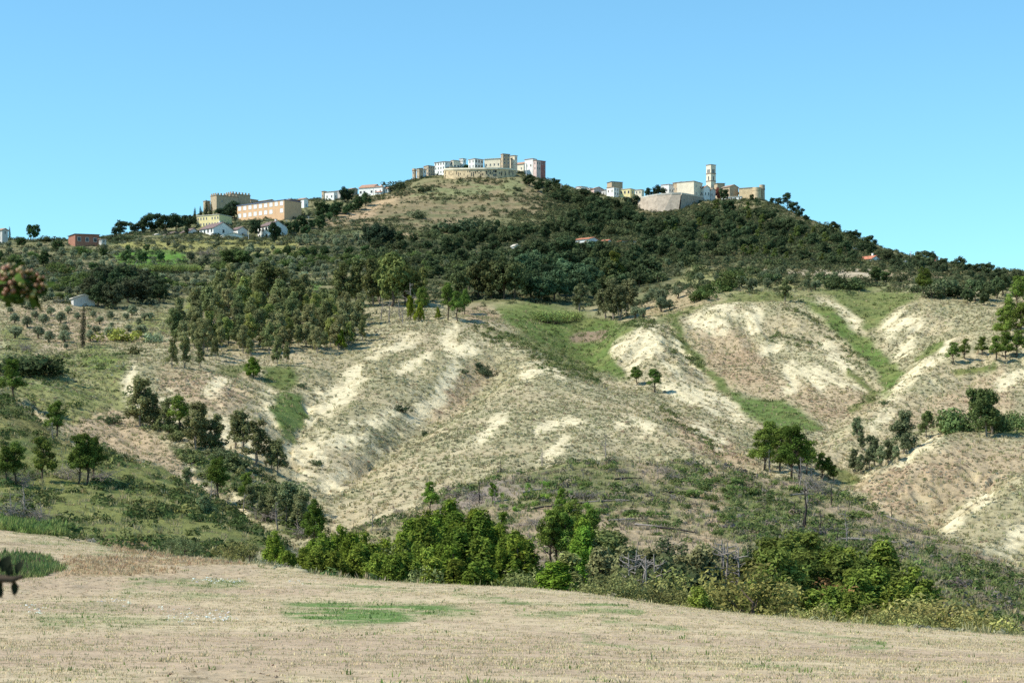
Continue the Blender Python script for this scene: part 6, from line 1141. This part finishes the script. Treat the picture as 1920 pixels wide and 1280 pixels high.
t_ = part('leaf', leafshape(.022, .010), M_NLEAF, br, smooth=True); lm_ = t_.data; t_.location = nearp(14, 552, YB) - br.location; M_SH = part('twig', tube([nearp(20, 530, YB) - br.location, nearp(60, 520, YB) - br.location, nearp(84, 545, YB) - br.location], [.0022, .0016, .001], 6), M_BARK, br)
for k in range(95):
    a = rr.uniform(0, 6.28); q = math.sqrt(rr.random()); u, v = 36 + 52 * q * math.cos(a), 532 + 33 * q * math.sin(a)
    if u > -20: clone('berry', bm_, br, nearp(u, v - 4, YB + rr.uniform(-.02, .02)), (rr.random(), rr.random(), rr.random()), rr.uniform(.6, .95))
for k in range(130):
    a = rr.uniform(0, 6.28); q = math.sqrt(rr.random()); u, v = 34 + 54 * q * math.cos(a), 538 + 32 * q * math.sin(a)
    clone('leaf', lm_, br, nearp(u, v, YB + rr.uniform(-.012, .035)), (rr.uniform(-1, 1), rr.uniform(-1.2, 1.2), rr.uniform(0, 6.28)), rr.uniform(.6, 1.0))
tw = branch('leafy_twig', 'blurred twig with dark hanging leaves at the lower left edge', None, [Vector((-1.98, 5.25, -2.0)), Vector((-1.6, 3.8, -1.3)), Vector((-1.1, 2.6, -.6)), nearp(-60, 1082, 2.3), nearp(24, 1086, 2.3), nearp(42, 1080, 2.3)], 2.3)
ld = part('leaf', leafshape(.018, .009), M_DLEAF, tw, smooth=True); ld.location = nearp(26, 1088, 2.3) - tw.location; ld.rotation_euler = (-1.5, .25, math.pi)
ld.rotation_euler = (-1.55, 0, 0)
for u, v, ax, ay, s in ((2, 1086, -1.5, .5, 1.1), (-6, 1060, 0.2, 1.2, 1.5), (4, 1072, 1.3, .4, 1.2), (24, 1078, 1.3, -.5, 1.2), (30, 1076, 1.0, .3, 1.0), (16, 1080, 1.4, .1, 1.0), (-12, 1090, -1.4, -.4, 1.2)): clone('leaf', ld.data, tw, nearp(u, v, 2.3), (ax, ay, 0), s)
# ------------------------------------------------------------------ tell look-alikes apart: nearest landmark, then order from the left
LM = [('the school', 485, 395), ('the castle', 420, 385), ('the terrace houses', 430, 440), ('the brick house', 155, 447), ('the bright meadow', 280, 485), ('the white hut', 145, 562), ('the single cypress', 155, 620), ('the farm sheds', 1110, 453), ('the tiny hut', 966, 463), ('the great bastion', 1235, 388), ('the bell tower', 1333, 345), ('the fort', 1405, 365),
      ('the umbrella pine', 1476, 380), ('the red-roofed house', 1634, 492), ('the pale track', 1530, 512), ('the lone pine', 1731, 530), ('the skyline hut', 1754, 485), ('the hill face', 800, 395), ('the curved wall', 900, 328), ('the green hollow', 1080, 600), ('the yellow-green pine', 1152, 502), ('the brown terrace', 900, 585), ('the bright bush', 283, 517), ('the dark thicket', 230, 550),
      ('the knoll pine', 475, 690), ('the grove front', 420, 650), ('the grove centre', 500, 600), ('the grove back', 560, 560), ('the grove right end', 650, 620), ('the grove left end', 340, 620), ('the vivid grove pine', 628, 640), ('the saddle pines', 1212, 712), ('the pine clump', 1490, 850), ('the bare path', 1335, 940), ('the knoll top', 1150, 862), ('the main mound', 800, 640), ('the shoulder houses', 670, 362), ('the large dark trees', 712, 440), ('the vivid bush pine', 1042, 1080), ('the big round bush', 1405, 1100)]
def nth(k, n_):
    if n_ == 2: return ('left one', 'right one')[k]
    if k == 0: return 'leftmost'
    if k == n_ - 1: return 'rightmost'
    w = ['', 'second', 'third', 'fourth', 'fifth', 'sixth', 'seventh', 'eighth', 'ninth', 'tenth', 'eleventh', 'twelfth', 'thirteenth', 'fourteenth', 'fifteenth', 'sixteenth', 'seventeenth', 'eighteenth', 'nineteenth', 'twentieth']
    return (w[k] if k < 20 else 'twenty-' + ['first', 'second', 'third', 'fourth', 'fifth', 'sixth', 'seventh', 'eighth', 'ninth'][min(k - 20, 8)]) + ' from left'
def pix(o_): l = o_.location; return U0 + F * l.x / l.y, V0 - F * l.z / l.y
def relabel(objs, how):
    by = {}
    for o_ in objs: by.setdefault(how(o_), []).append(o_)
    return by
same = relabel([o_ for o_ in COL.objects if o_.parent is None and o_.get('label') and o_.get('category')], lambda o_: o_['label'])
for lb, obs in same.items():
    if len(obs) < 2: continue
    def near(o_):
        if len(obs) <= 7: return ''
        u, v = pix(o_); c = min(LM, key=lambda q: (q[1] - u) ** 2 + (1.6 * (q[2] - v)) ** 2); du, dv = u - c[1], 1.6 * (v - c[2]); sd_ = 'right of ' if du > 0 else 'left of '; ud = 'below ' if dv > 0 else 'above '
        return ', ' + (sd_ if abs(du) > 2 * abs(dv) else ud if abs(dv) > 2 * abs(du) else ud + 'and ' + sd_) + c[0]
    for ph, sub in relabel(obs, near).items():
        sub.sort(key=lambda o_: pix(o_)[0])
        for k, o_ in enumerate(sub):
            t = lb + ph + (', ' + nth(k, len(sub)) if len(sub) > 1 else '')
            for a, b in ((' from left', ' leftward'), (' and left of', ' left of'), (' and right of', ' right of'), ('round ', ''), (' tree', '')):
                if len(t.split()) > 16: t = t.replace(a, b) if a != ' from left' else t
            o_['label'] = t
print('done', round(time.time() - T0, 1), len(bpy.data.objects))
